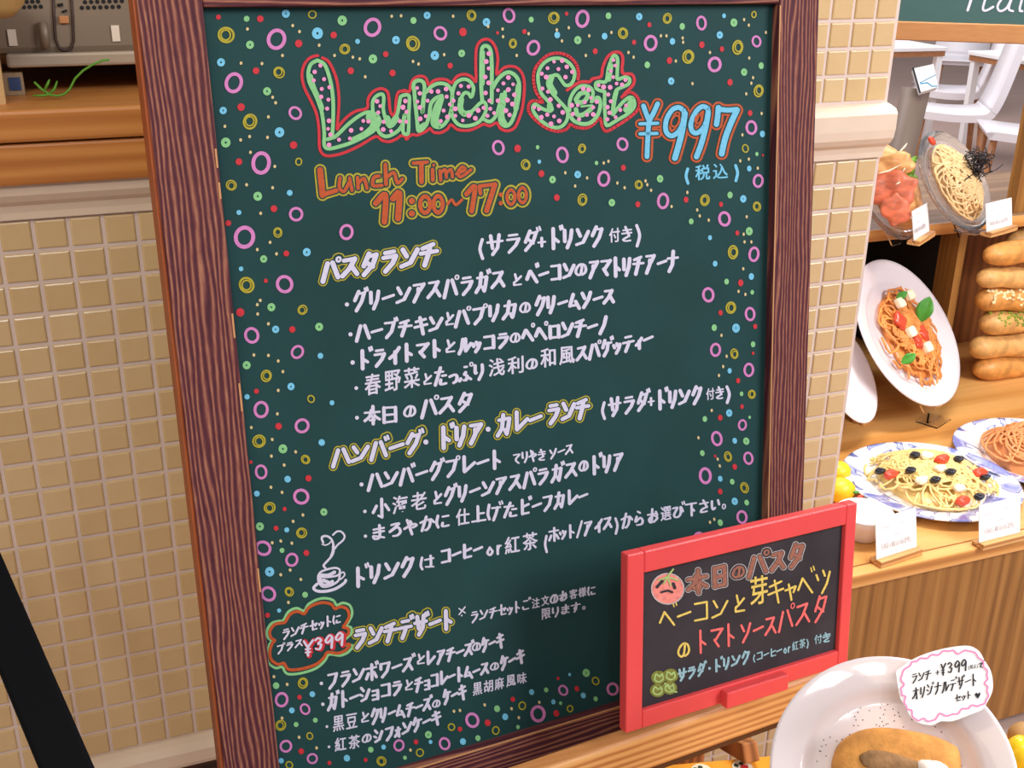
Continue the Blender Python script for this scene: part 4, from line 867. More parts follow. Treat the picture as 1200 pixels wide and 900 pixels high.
# ------------------------------------------------------------------ food display unit
ZD = 0.46; YF = 1.345; YB = 2.02; XD1 = 3.0; ZS = 0.835
XD0 = XR+0.004
def deckpt(u, v, z=None): return onZ(u, v, ZD if z is None else z)
du = thing('display_unit', 'oak two-tier food display unit right of the tiled wall', 'display unit', (1.8, YF, 0))
b = B(); slab(b, 1.0, XD1, YF+0.10-0.10+0.002, YB+0.55, ZD-0.028, ZD-0.0005, bev=0.003); b.build('deck', OAK_X, du)
b = B(); slab(b, 1.0, XD1, WY+0.125, WY+0.126, 0, 0.001)
b.bm.free(); b = B(); slab(b, XD0, XD1, YF+0.012, YF+0.030, 0.03, ZD-0.0285); b.build('front_panel', OAK_Z, du)
b = B(); slab(b, XD0, XD1, YF+0.05, YF+0.07, 0.0, 0.03); b.build('kick_board', DARKWOOD, du)
b = B(); b.box(((XD0+XD1)/2, YF+0.028, ZD-0.0004), ((XD1-XD0)/2, 0.0016, 0.0006)); b.build('groove', mat('groove_tan', srgb(150, 92, 40), 0.6), du)
# upper shelf
b = B(); slab(b, 1.2, XD1, YB, YB+0.42, ZS, ZS+0.026, bev=0.003); b.build('upper_shelf', wood('glare_greyed_oak', [(0.1, srgb(120, 92, 70)), (0.6, srgb(164, 130, 98)), (1, srgb(186, 150, 112))], 0, freq=16, stretch=0.05, rough=0.25), du)  # window glare on the shelf top is put into the greyer wood colour
b = B(); slab(b, 1.2, XD1, YB-0.0035, YB-0.0005, ZS-0.001, ZS+0.025); b.build('shelf_edge', OAK_X, du)
dv = onZ(1117, 437, ZD)
dx0 = onY(1106, 340, YB).x; dx1 = onY(1128, 340, YB).x
b = B(); slab(b, dx1-0.022, dx1, YB+0.012, YB+0.075, ZD, ZS-0.001); b.build('divider', OAK_Z, du)
b = B(); slab(b, dx1+0.0005, XD1, YB+0.20, YB+0.21, ZD, ZS-0.001); b.build('niche_back', wood('niche_wood', [(0, srgb(112, 62, 26)), (1, srgb(158, 96, 46))], 2, freq=12, rough=0.5), du)
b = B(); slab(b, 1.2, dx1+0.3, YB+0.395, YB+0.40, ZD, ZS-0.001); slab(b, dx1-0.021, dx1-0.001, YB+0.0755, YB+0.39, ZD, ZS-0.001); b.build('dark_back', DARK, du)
px_ = onY(1193, 200, YB+0.03).x
b = B(); slab(b, px_, px_+0.05, YB+0.02, YB+0.05, ZS+0.0265, 1.9); b.build('post', OAK_Z, du)
# header sign
h0 = onZ(1049, 47, 1.29); h1 = onZ(1200, 52, 1.29)
hd = (h1-h0).normalized(); hn = V((hd.y, -hd.x, 0))
if hn.y > 0: hn = -hn
sg = thing('header_sign', 'dark green sign board with white italic lettering on an orange wooden rail', 'sign', tuple(h0))
h0 = h0-hd*0.25
zr = hit(1120, 27, h0, hn).z
b = B(); b.box(h0+hd*0.6+V((0, 0, (zr-1.29)/2))-hn*0.012, (0.6, 0.012, (zr-1.29)/2), (hd, hn, V((0, 0, 1))), bev=0.002); b.build('rail', mat('rail_wood', srgb(166, 116, 70), 0.5, 0.08, 40, stretch=(1, 1, 6)), sg)
b = B(); b.box(h0+hd*0.6+V((0, 0, (zr-1.29)+0.12))-hn*0.014, (0.6, 0.008, 0.12), (hd, hn, V((0, 0, 1)))); b.build('sign_panel', mat('sign_green', srgb(52, 84, 82), 0.5), sg)
ink = Ink(h0-hn*0.006, -hn)
for pts, wd in (([(1145, -22), (1134, 12)], 3.0), ([(1160, -16), (1152, 8), (1155, 12.5), (1164, 8)], 2.6), ([(1155, -6), (1168, -7)], 2.0), ([(1184, -3), (1176, -3), (1169, 7), (1172, 13), (1180, 9), (1186, -3), (1182, 10), (1187, 13)], 2.6), ([(1205, -24), (1195, 9), (1198, 13)], 2.6), ([(1217, -2), (1211, 10), (1215, 13)], 2.6), ([(1220, -14), (1221, -13)], 2.8), ([(1240, -3), (1232, -3), (1225, 7), (1228, 13), (1236, 9), (1242, -3), (1238, 10), (1243, 13)], 2.6), ([(1254, -3), (1249, 13), (1256, 0), (1263, -3), (1262, 6), (1260, 13)], 2.6)):
    ink.stroke('w', smooth(pts, 3), wd, 0)
ink.finish({'w': ('sign_lettering', WHITE_CHALK)}, sg)

# ---- food helpers
def strands(b, c, a1, a2, nn, R, Hh, count, r, seed, loop=1.0, squash=1.0, n=5, seg=16):
    rd = random.Random(seed)
    for i in range(count):
        cx, cy = rd.gauss(0, R*0.36), rd.gauss(0, R*0.36)*squash; lr = R*rd.uniform(0.16, 0.42)*loop; ph = rd.uniform(0, 6.28); sweep = rd.uniform(2.0, 5.2); pts = []
        el = rd.uniform(0.6, 1.0); tw_ = rd.uniform(0, 3.1)
        for k in range(seg):
            a = ph+sweep*k/(seg-1); x0, y0 = lr*math.cos(a), lr*el*math.sin(a)
            x = cx+x0*math.cos(tw_)-y0*math.sin(tw_); y = cy+(x0*math.sin(tw_)+y0*math.cos(tw_))*squash
            q = math.hypot(x, y/max(squash, .01))/R
            if q > 1: x /= q; y /= q; q = 1
            z = Hh*max(0.06, (1-q*q))*rd.uniform(0.93, 1.0)+r*rd.uniform(0, 1.2)
            pts.append(c+a1*x+a2*y+nn*z)
        b.tube(pts, r, n)
def mound(b, c, a1, a2, nn, R, Hh, squash=1.0, jit=0.08):
    b.blob(c, (R*0.94, R*0.94*squash, Hh*0.86), (a1, a2, nn), jit, 3)
def leaf(b, c, d1, d2, nn, L, Wd, curl=0.2):
    rows = []
    for i in range(9):
        t_ = i/8; wd = Wd*math.sin(math.pi*min(1, t_*0.96+0.04))**0.8
        rows.append([b.bm.verts.new(c+d1*L*(t_-0.5)+d2*wd*s_+nn*(curl*L*(0.25-(t_-0.5)**2)+abs(s_)*wd*0.35)) for s_ in (-1, -0.5, 0, 0.5, 1)])
    top_ = list(rows)
    for i in range(8):
        for j in range(4): b._f([rows[i][j], rows[i][j+1], rows[i+1][j+1], rows[i+1][j]], True)
    rows2 = [[b.bm.verts.new(v.co-nn*0.0012) for v in r_] for r_ in rows]
    for i in range(8):
        for j in range(4): b._f([rows2[i][j], rows2[i+1][j], rows2[i+1][j+1], rows2[i][j+1]], True)
    for i in range(8):
        b._f([rows[i][0], rows[i+1][0], rows2[i+1][0], rows2[i][0]]); b._f([rows[i][4], rows2[i][4], rows2[i+1][4], rows[i+1][4]])
SPAG_O = mat('tomato_spaghetti', srgb(232, 146, 72), 0.35, 0.30, 45, coat=0.2)
SPAG_Y = mat('plain_spaghetti', srgb(240, 208, 134), 0.35, 0.10, 40, coat=0.2)
SPAG_C = mat('cream_spaghetti', srgb(228, 192, 138), 0.35, 0.12, 40, coat=0.2)
TOM = mat('tomato_red', srgb(214, 74, 46), 0.25, 0.12, 60, coat=0.3)
BASIL = mat('basil_green', srgb(74, 148, 52), 0.35, 0.15, 80)
OLIVE = mat('black_olive', srgb(34, 36, 46), 0.25, coat=0.2)
CHEESE = mat('white_cheese', srgb(248, 236, 204), 0.5, 0.04, 50)
GLASS = mat('clear_glass', (0.95, 0.97, 1.0, 1), 0.03, trans=0.92, ior=1.22)
ACRYL = mat('clear_acrylic', (0.97, 0.98, 1.0, 1), 0.02, trans=1.0, ior=1.12)
BLUEGLAZE = None
def painted_plate():
    m = mat('blue_painted_porcelain', srgb(240, 238, 240), 0.15, spec=0.5, coat=0.3); nt = m.node_tree; b = nt.nodes['Principled BSDF']; L = nt.links.new
    tc = nt.nodes.new('ShaderNodeTexCoord'); n = nt.nodes.new('ShaderNodeTexNoise'); n.inputs['Scale'].default_value = 9; n.inputs['Detail'].default_value = 1.5; n.inputs['Distortion'].default_value = 2.2
    L(tc.outputs['Object'], n.inputs['Vector'])
    r = nt.nodes.new('ShaderNodeValToRGB'); e = r.color_ramp.elements
    e[0].position = 0.0; e[0].color = srgb(244, 242, 242); e[1].position = 1.0; e[1].color = srgb(150, 160, 208)
    for p_, c_ in ((0.47, srgb(244, 242, 242)), (0.49, srgb(62, 72, 146)), (0.51, srgb(176, 184, 222)), (0.58, srgb(112, 122, 190))):
        x = e.new(p_); x.color = c_
    L(n.outputs[0], r.inputs[0])
    ln = nt.nodes.new('ShaderNodeVectorMath'); ln.operation = 'LENGTH'; sx = nt.nodes.new('ShaderNodeSeparateXYZ'); cx = nt.nodes.new('ShaderNodeCombineXYZ')
    L(tc.outputs['Object'], sx.inputs[0]); L(sx.outputs[0], cx.inputs[0]); L(sx.outputs[1], cx.inputs[1]); L(cx.outputs[0], ln.inputs[0])
    gt = nt.nodes.new('ShaderNodeMath'); gt.operation = 'GREATER_THAN'; gt.inputs[1].default_value = 0.105; L(ln.outputs['Value'], gt.inputs[0])
    mx = nt.nodes.new('ShaderNodeMix'); mx.data_type = 'RGBA'; L(gt.outputs[0], mx.inputs[0]); mx.inputs[6].default_value = srgb(244, 242, 242); L(r.outputs[0], mx.inputs[7])
    L(mx.outputs[2], b.inputs['Base Color']); return m
PAINTED = painted_plate()
XU, YU, ZU_ = V((1, 0, 0)), V((0, 1, 0)), V((0, 0, 1))
# ---- flat plate with olives on the deck
def big_plate(u, v, half_px, label, lift=0.0, tilt=0.0):
    c = onZ(u, v, ZD+0.012+lift); dist = (c-CAM).dot(FW); R = half_px*dist/FPX
    nn = (ZU_ + V((0.0, -1, 0))*tilt).normalized(); a1 = XU; a2 = nn.cross(a1).normalized(); a1 = a2.cross(nn)
    base = c-nn*(0.012+lift if tilt else 0.012+lift)
    base = V((c.x, c.y, ZD+lift))
    b = B(); b.lathe(plate_prof(R, 0.8), lambda p: base+a1*p.x+a2*p.y+nn*p.z, 72)
    o = b.build('serving_plate', PAINTED, origin=base); tag(o, label, 'plate', 'blue painted serving plates on the display deck')
    return base, R, a1, a2, nn
pb_, R1, a1, a2, nn = big_plate(1090, 566, 101, 'blue painted plate of spaghetti with olives, on the display deck')
def on1(u, v, h): return hit(u, v, pb_+nn*h, nn)
fc = on1(1091, 558, 0.02)
b = B(); mound(b, fc-nn*0.016, a1, a2, nn, R1*0.66, 0.040, 0.98, 0.12); strands(b, fc-nn*0.010, a1, a2, nn, R1*0.74, 0.048, 260, 0.0025, 11, loop=0.75)
tag(b.build('spaghetti', SPAG_Y, origin=fc), 'plain yellow spaghetti heaped on the blue painted plate with olives', 'pasta')
def heap(u, v, lift):
    h = 0.04
    for _ in range(14):
        p = on1(u, v, h); q = (p-fc).length/(R1*0.76); h = 0.5*h+0.5*(max(0.016, 0.012+0.050*(1-min(1, (((p-fc).dot(a1))**2+((p-fc).dot(a2))**2)/(R1*0.76)**2)))+lift)
    return on1(u, v, h)
OL = [((1072, 533), 'black olive at the back left of the spaghetti'), ((1031, 552), 'black olive at the left end of the spaghetti'), ((1067, 551), 'black olive ring left of centre on the spaghetti'), ((1123, 538), 'black olive ring at the upper right of the spaghetti'),
      ((1114, 553), 'black olive ring right of the white cheese on the spaghetti'), ((1096, 562), 'black olive half in the middle of the spaghetti'), ((1154, 559), 'black olive at the right edge under the second plate'), ((1147, 582), 'black olive near the price card in front of the spaghetti')]
for (u, v), lab in OL:
    p = heap(u, v, 0.004); b = B()
    rr = 0.0085
    b.lathe([(rr*0.35, -0.004), (rr, -0.006), (rr*1.15, 0), (rr, 0.006), (rr*0.35, 0.005), (rr*0.35, -0.004)], frame_fn(p, a1, a2, (nn+V((0, -0.5, 0))).normalized()), 16)
    tag(b.build('black_olive', OLIVE, origin=p), lab, 'olive', 'black olives on the spaghetti')
for (u, v), lab in (((1044, 556), 'red tomato piece at the left of the spaghetti with olives'), ((1104, 538), 'red tomato piece at the top of the spaghetti with olives'), ((1128, 587), 'red tomato piece at the front right of the spaghetti'), ((1148, 554), 'red tomato piece at the right edge of the spaghetti with olives')):
    p = heap(u, v, 0.003); b = B(); b.blob(p, (0.017, 0.011, 0.009), (a1, a2, nn), 0.12, 3); tag(b.build('tomato_piece', TOM, origin=p), lab, 'tomato', 'tomato pieces on the spaghetti')
for (u, v), lab in (((1080, 563), 'white cheese piece in the middle of the spaghetti'), ((1102, 549), 'white cheese piece behind the middle of the spaghetti'), ((1086, 534), 'white cheese piece at the back of the spaghetti'), ((1124, 572), 'long white cheese piece at the right of the spaghetti')):
    p = heap(u, v, 0.003); b = B(); b.blob(p, (0.014, 0.010, 0.008), (a1, a2, nn), 0.15, 3); tag(b.build('cheese_piece', CHEESE, origin=p), lab, 'cheese', 'cheese pieces on the spaghetti')
p2, R2, a1, a2, nn = big_plate(1216, 533, 95, 'blue painted plate of orange pasta at the right edge', lift=0.0)
fc = p2+nn*0.02
b = B(); mound(b, fc-nn*0.005, a1, a2, nn, R2*0.66, 0.055); strands(b, fc, a1, a2, nn, R2*0.66, 0.055, 70, 0.003, 12, loop=1.4)
tag(b.build('orange_pasta', mat('orange_noodles', srgb(222, 148, 92), 0.35, 0.12, 40), origin=fc), 'smooth orange pasta on the plate at the right edge', 'pasta')
# ---- standing white plate with tomato spaghetti
def stand_plate(u, v, dist, semi, minor_dir, ratio, name, label, m, prof=None, deep=1.0):
    c = at(u, v, dist); R = semi*((c-CAM).dot(FW))/FPX; x, y, z = view_axes(u, v, minor_dir, ratio)
    t = None
    b = B(); b.lathe(prof(R) if prof else plate_prof(R, deep), frame_fn(c-z*0.02, x, y, z), 64)
    o = b.build(name, m, origin=c); tag(o, label, 'plate')
    return c, R, x, y, z
dd_ = (onZ(1100, 474, ZD)-CAM).length
c3, R3, x3, y3, z3 = stand_plate(1062, 390, dd_-0.13, 93, (0.90, -0.42), 0.50, 'pasta_plate', 'white plate of tomato spaghetti standing on edge below the upper shelf', WHITE_GLAZE)
def on3(u, v, h=0.0): return hit(u, v, c3+z3*h, z3)
fc = on3(1066, 394, -0.008)
b = B(); b.blob(fc-z3*0.004, (R3*0.62, R3*0.52, 0.014), (x3, y3, z3), 0.06, 3); strands(b, fc, x3, y3, z3, R3*0.74, 0.024, 170, 0.0027, 21, loop=0.7, squash=0.86)
tag(b.build('tomato_spaghetti', SPAG_O, origin=fc), 'orange tomato spaghetti on the standing white plate', 'pasta')
for (u, v), s_, lab in (((1084, 362), 0.030, 'largest basil leaf at the right of the tomato spaghetti'), ((1057, 346), 0.014, 'basil leaf at the top of the tomato spaghetti'), ((1065, 420), 0.018, 'basil leaf at the bottom of the tomato spaghetti')):
    p = on3(u, v, 0.030 if s_ < .02 else 0.035); b = B(); dl = (RT*0.35+UP*0.9).normalized() if s_ > .02 else (RT*0.8+UP*0.5).normalized()
    vd = -ray(u, v).normalized(); dl = (dl-vd*dl.dot(vd)).normalized(); leaf(b, p, dl, vd.cross(dl), vd, s_*2, s_*0.62)
    tag(b.build('basil_leaf', BASIL, origin=p), lab, 'basil', 'basil leaves on the tomato spaghetti')
for (u, v), lab in (((1055, 355), 'white cheese cube at the top of the tomato spaghetti'), ((1068, 389), 'white cheese cube in the middle of the tomato spaghetti'), ((1066, 346), 'white cheese cube beside the top basil leaf'), ((1087, 407), 'white cheese cube at the lower right of the tomato spaghetti')):
    p = on3(u, v, 0.022); b = B(); b.box(p, (0.012, 0.013, 0.008), (x3, y3, z3), bev=0.005, seg=3); tag(b.build('cheese_cube', CHEESE, origin=p), lab, 'cheese', 'cheese cubes on the tomato spaghetti')
for (u, v), lab in (((1056, 375), 'red tomato chunk left of the cheese on the standing plate'), ((1077, 400), 'red tomato chunk low on the standing white plate'), ((1083, 390), 'red tomato chunk under the big basil leaf')):
    p = on3(u, v, 0.020); b = B(); b.blob(p-z3*0.003, (0.019, 0.017, 0.009), (x3, y3, z3), 0.22, 3); tag(b.build('tomato_chunk', TOM, origin=p), lab, 'tomato', 'tomato chunks on the standing plate')
def stand_for(c, R, z, zdeck, label, w=0.045):
    d = (ZU_-z*z.z).normalized(); q = c-z*0.02-d*R; x = d.cross(z).normalized(); g = V((z.x, z.y, 0)).normalized(); sd = V((-g.y, g.x, 0)); b = B()
    zb = min(q.z-0.004, q.z); top = c-z*0.034-d*R*0.25
    b.box(V((q.x, q.y, zdeck+0.0025)), (w*0.8, 0.026, 0.0016), (sd, g, ZU_), bev=0.0006)
    if zb-zdeck > 0.008: b.box(V((q.x, q.y, (zdeck+0.0048+zb)/2)), (w*0.7, 0.0022, (zb-zdeck-0.0048)/2), (sd, g, ZU_))
    b.box((V((q.x, q.y, q.z))-z*0.016+top)/2, (w*0.6, 0.0016, (top-(q-z*0.016)).length/2), (x, z, (top-(q-z*0.016)).normalized()))
    tag(b.build('plate_stand', ACRYL, origin=V((q.x, q.y, zdeck))), label, 'plate stand', 'clear plate stands')
stand_for(c3, R3, z3, ZD, 'clear stand under the standing plate of tomato spaghetti')
# white plate partly hidden by the wall
c4 = at(986, 440, dd_-0.30); x4, y4, z4 = view_axes(986, 440, (0.92, -0.35), 0.42); R4 = 62*((c4-CAM).dot(FW))/FPX
b = B(); b.lathe(plate_prof(R4), frame_fn(c4, x4, y4, z4), 48)
tag(b.build('hidden_plate', WHITE_GLAZE, origin=c4), 'white plate standing half hidden by the tiled wall edge', 'plate')
# ---- upper shelf salads on glass plates
ZT2 = ZS+0.026
GPROF = lambda R: [(0, 0), (R*0.6, 0), (R*0.75, R*0.05), (R, R*0.14), (R*0.99, R*0.17), (R*0.74, R*0.09), (R*0.6, R*0.035), (0, R*0.03)]
du_ = (onZ(1130, 268, ZT2)-CAM).length
c5, R5, x5, y5, z5 = stand_plate(1120, 211, du_-0.02, 64, (0.88, -0.46), 0.48, 'glass_plate', 'clear glass plate of nori pasta standing on the upper shelf', GLASS, GPROF)
def on5(u, v, h=0.0): return hit(u, v, c5+z5*h, z5)
fc = on5(1118, 216, -0.008)
b = B(); b.blob(fc+z5*0.006, (R5*0.74, R5*0.50, 0.030), (x5, y5, z5), 0.08, 3); strands(b, fc+z5*0.006, x5, y5, z5, R5*0.76, 0.042, 110, 0.0026, 31, loop=1.3, squash=0.8)
tag(b.build('cream_pasta', SPAG_C, origin=fc), 'cream coloured pasta on the right glass plate of the upper shelf', 'pasta')
b = B(); rd = random.Random(9); nc0 = on5(1145, 194, 0.05)
for i in range(85):
    p = nc0+V((rd.gauss(0, .018), rd.gauss(0, .012), rd.gauss(0, .016))); dl = V((rd.gauss(0, 1), rd.gauss(0, .6), rd.gauss(0, .7))).normalized(); L_ = rd.uniform(.012, .028)
    m_ = p+V((rd.gauss(0, .003), rd.gauss(0, .003), rd.gauss(0, .003))); b.tube([p-dl*L_, m_, p+dl*L_], 0.0012, 4)
tag(b.build('shredded_nori', mat('nori_black', srgb(36, 30, 34), 0.5), origin=nc0), 'tangle of black shredded seaweed on the cream pasta', 'seaweed', kind='stuff')
b = B(); p = on5(1092, 165, 0.02); b.blob(p, (0.012, 0.009, 0.006), (x5, y5, z5), 0.1, 2); tag(b.build('red_garnish', TOM, origin=p), 'tiny red garnish at the top of the nori pasta plate', 'garnish')
c6, R6, x6, y6, z6 = stand_plate(1044, 228, du_-0.10, 56, (0.88, -0.46), 0.50, 'glass_plate', 'clear glass plate of ham salad beside the tiled wall, on the upper shelf', GLASS, GPROF)
def on6(u, v, h=0.0): return hit(u, v, c6+z6*h, z6)
HAM = mat('cured_ham', srgb(222, 118, 84), 0.35, 0.30, 38, coat=0.15, stretch=(1, 1, 2.5)); HAM2 = mat('pale_ham', srgb(238, 168, 104), 0.35, 0.30, 38, coat=0.15, stretch=(1, 1, 2.5))
hc = on6(1046, 222, -0.006)
b = B(); b.blob(hc+z6*0.008, (R6*0.92, R6*0.74, 0.036), (x6, y6, z6), 0.10, 3); tag(b.build('ham_salad', HAM2, origin=hc), 'orange mound of salad draped with ham on the left glass plate', 'salad')
def slice_(u, v, w_, h_, ang, m, lab):
    p = on6(u, v, 0.045); vd = -ray(u, v).normalized(); d1 = (RT*math.cos(ang)+UP*math.sin(ang)); d1 = (d1-vd*d1.dot(vd)).normalized(); d2 = vd.cross(d1); b = B()
    g_ = []
    for i in range(9):
        g_.append([])
        for j in range(9):
            s_, t_ = i/4-1, j/4-1; k = 1-0.22*s_*s_*t_*t_; s_ *= k; t_ *= k
            g_[-1].append(p+d1*w_*s_+d2*h_*t_+vd*(0.003*(1-s_*s_)-0.004*t_*t_+0.0028*math.sin(5*s_+2*t_)+0.0014*math.sin(11*s_-5*t_+u))+d1*w_*0.08*math.sin(5*t_+u)+d2*h_*0.10*math.sin(6*s_+v))
    f_ = [[b.bm.verts.new(q) for q in r_] for r_ in g_]; k_ = [[b.bm.verts.new(q-vd*0.002) for q in r_] for r_ in g_]
    for i in range(8):
        for j in range(8):
            b._f([f_[i][j], f_[i+1][j], f_[i+1][j+1], f_[i][j+1]], True); b._f([k_[i][j], k_[i][j+1], k_[i+1][j+1], k_[i+1][j]], True)
    for i in range(8):
        for e_ in (0, 8):
            b._f([f_[i][e_], f_[i+1][e_], k_[i+1][e_], k_[i][e_]]); b._f([f_[e_][i], f_[e_][i+1], k_[e_][i+1], k_[e_][i]])
    tag(b.build('ham_slice', m, origin=p), lab, 'ham', 'ham slices on the salad')
slice_(1046, 194, 0.044, 0.026, 0.2, HAM2, 'upper orange slice of ham on the salad')
slice_(1047, 222, 0.046, 0.040, -0.25, HAM, 'large pink red slice of ham in the middle of the salad')
slice_(1050, 246, 0.032, 0.028, -0.9, HAM, 'lower red slice of ham hanging down from the salad')
b = B(); rd = random.Random(4); lc = on6(1066, 197, 0.04)
for i in range(26):
    p = on6(1062+rd.gauss(2, 4), 184+i*0.95, 0.045+rd.uniform(-.008, .012)); vd = -ray(1062, 195).normalized(); d1 = V((rd.gauss(0, 1), rd.gauss(0, 1), rd.gauss(0, 1))).normalized(); leaf(b, p, d1, d1.cross(vd).normalized(), d1.cross(d1.cross(vd)).normalized(), 0.022, 0.006, 0.3)
tag(b.build('frisee_lettuce', mat('lettuce_green', srgb(126, 176, 62), 0.4, 0.25, 90), origin=lc), 'curly green lettuce on the right side of the ham salad', 'lettuce', kind='stuff')
b = B()
for pts in ([(1030, 203), (1042, 200), (1056, 193)], [(1054, 178), (1060, 172), (1063, 168)], [(1058, 201), (1061, 196), (1062, 190)], [(1050, 216), (1058, 212), (1064, 209)]):
    b.tube([on6(u, v, 0.062) for u, v in pts], [0.0012, 0.002, 0.001], 6)
tag(b.build('onion_strips', mat('onion_white', srgb(244, 232, 196), 0.4), origin=on6(1050, 200, .06)), 'pale onion strips scattered over the ham salad', 'onion', kind='stuff')
stand_for(c6, R6, z6, ZT2, 'clear stand under the glass plate of ham salad', 0.036)
stand_for(c5, R5, z5, ZT2, 'clear stand under the glass plate of nori pasta', 0.036)
# ---- price cards in wooden holders
INKG = mat('grey_print', srgb(206, 198, 198), 0.7)
def card(quad, z, lab, hlab):
    bl = onZ(*quad[3], z+0.008); br = onZ(*quad[2], z+0.008)
    d = (br-bl); w_ = d.length; d.normalize(); d.z = 0; d.normalize(); n0 = V((d.y, -d.x, 0)); n0 = n0 if n0.y < 0 else -n0
    # lean back so that the top edge meets its measured height
    mid = (V(quad[0])+V(quad[1]))/2 if False else None
    u_, v_ = (quad[0][0]+quad[1][0])/2, (quad[0][1]+quad[1][1])/2; cb_ = (bl+br)/2
    best = None
    upv = (V((0, 0, 1))-n0*0.22).normalized()
    h_ = 0.01
    while h_ < 0.14:
        q = cb_+upv*h_-CAM; vv = 450-FPX*q.dot(UP)/q.dot(FW)
        if vv < v_: break
        h_ += 0.001
    nn_ = d.cross(upv); nn_ = nn_ if nn_.dot(n0) > 0 else -nn_
    t = thing('price_card', lab, 'card', tuple(cb_), 'white price cards in wooden holders')
    b = B(); b.box(cb_+upv*h_/2, (w_/2, 0.0006, h_/2), (d, nn_, upv)); b.build('card', PAPER, t)
    ik = Ink(cb_+nn_*0.0008, -nn_)
    A, Bq, Cq, Dq = [V(q) for q in quad]
    mpq = lambda s_, t_: tuple((A*(1-s_)+Bq*s_)*(1-t_)+(Dq*(1-s_)+Cq*s_)*t_)
    write(ik, 'g', '580(税込609)', mpq(.14, .80), mpq(.90, .78), (D_:=(Dq-A).length)*0.13, None, 0.55, mod=0, jit=0.1)
    for s0, s1, t_ in ((.2, .38, .30), (.62, .76, .26), (.5, .62, .52)): ik.stroke('g', [mpq(s0, t_), mpq(s1, t_-.02)], 0.8)
    ik.finish({'g': ('card_lettering', INKG)}, t)
    th = thing('card_holder', hlab, 'card holder', tuple(V((cb_.x, cb_.y, z))), 'wooden card holders')
    b = B()
    b.box(V((cb_.x, cb_.y, z+0.006))+n0*0.0075, (w_/2+0.002, 0.006, 0.006), (d, n0, ZU_), bev=0.001); b.box(V((cb_.x, cb_.y, z+0.004))-n0*0.008, (w_/2+0.002, 0.006, 0.004), (d, n0, ZU_), bev=0.001); b.box(V((cb_.x, cb_.y, z+0.002)), (w_/2+0.002, 0.009, 0.002), (d, n0, ZU_))
    b.build('block', PINE_X, th)
card(((1023, 606), (1071, 598), (1074, 642), (1027, 657)), ZD, 'white price card nearest the small red chalkboard, on the display deck', 'wooden holder of the price card nearest the red chalkboard')
card(((1143, 592), (1194, 582), (1195, 625), (1147, 637)), ZD, 'white price card in front of the olive spaghetti, at the right edge', 'wooden holder of the price card at the right edge of the deck')
card(((1060, 246), (1079, 240), (1089, 272), (1071, 283)), ZT2, 'narrow white price card between the two glass plates of the upper shelf', 'wooden holder of the narrow card on the upper shelf')
card(((1152, 238), (1182, 233), (1186, 265), (1156, 273)), ZT2, 'white price card at the right of the upper shelf', 'wooden holder of the right card on the upper shelf')
card(((1003, 452), (1015, 446), (1017, 486), (1006, 493)), ZD, 'white price card in front of the half hidden white plate', 'wooden holder of the card by the tiled wall edge')
# ---- soup bowl and lemon heap behind the red board
sb = onZ(1012, 612, ZD+0.03); Rb = 0.042
t = thing('white_dish', 'white dish with orange garnish just behind the red framed board', 'dish', (sb.x, sb.y, ZD))
b = B(); b.lathe([(0, 0), (0.026, 0), (0.030, 0.006), (0.044, 0.035), (0.052, 0.052), (0.050, 0.054), (0.041, 0.036), (0.027, 0.010), (0, 0.010)], frame_fn(V((sb.x, sb.y, ZD)), XU, YU, ZU_), 40); b.build('dish', WHITE_GLAZE, t)
b = B(); b.lathe([(0, 0.046), (0.030, 0.046), (0.0455, 0.043)], frame_fn(V((sb.x, sb.y, ZD)), XU, YU, ZU_), 30); tag(b.build('soup', mat('white_soup', srgb(246, 236, 222), 0.4), t), 'white creamy soup')
for (u, v), c_, lab in (((1008, 583), TOM, 'orange garnish piece in the white dish'), ((1003, 578), BASIL, 'green garnish piece in the white dish')):
    p = onZ(u, v, ZD+0.046); b = B(); b.blob((p.x, p.y, p.z+0.002), (0.007, 0.004, 0.003), None, 0.1, 2); b.build('garnish', c_, t)
for i, ((u, v), r_, lab) in enumerate((((981, 553), 0.024, 'upper yellow lemon against the tiled wall edge'), ((984, 574), 0.026, 'lower yellow lemon behind the red framed board'))):
    p = onZ(u, v, ZD+r_*0.95); b = B(); b.blob(p, (r_*1.15, r_, r_*0.96), None, 0.03, 3); b.blob(p+V((r_*1.12, 0, 0)), (r_*0.25, r_*0.25, r_*0.25), None, 0, 2)
    tag(b.build('lemon', mat('lemon_yellow', srgb(246, 196, 40), 0.35, 0.06, 60, 0.2, 150), origin=V((p.x, p.y, ZD))), lab, 'lemon', 'lemons by the wall edge')
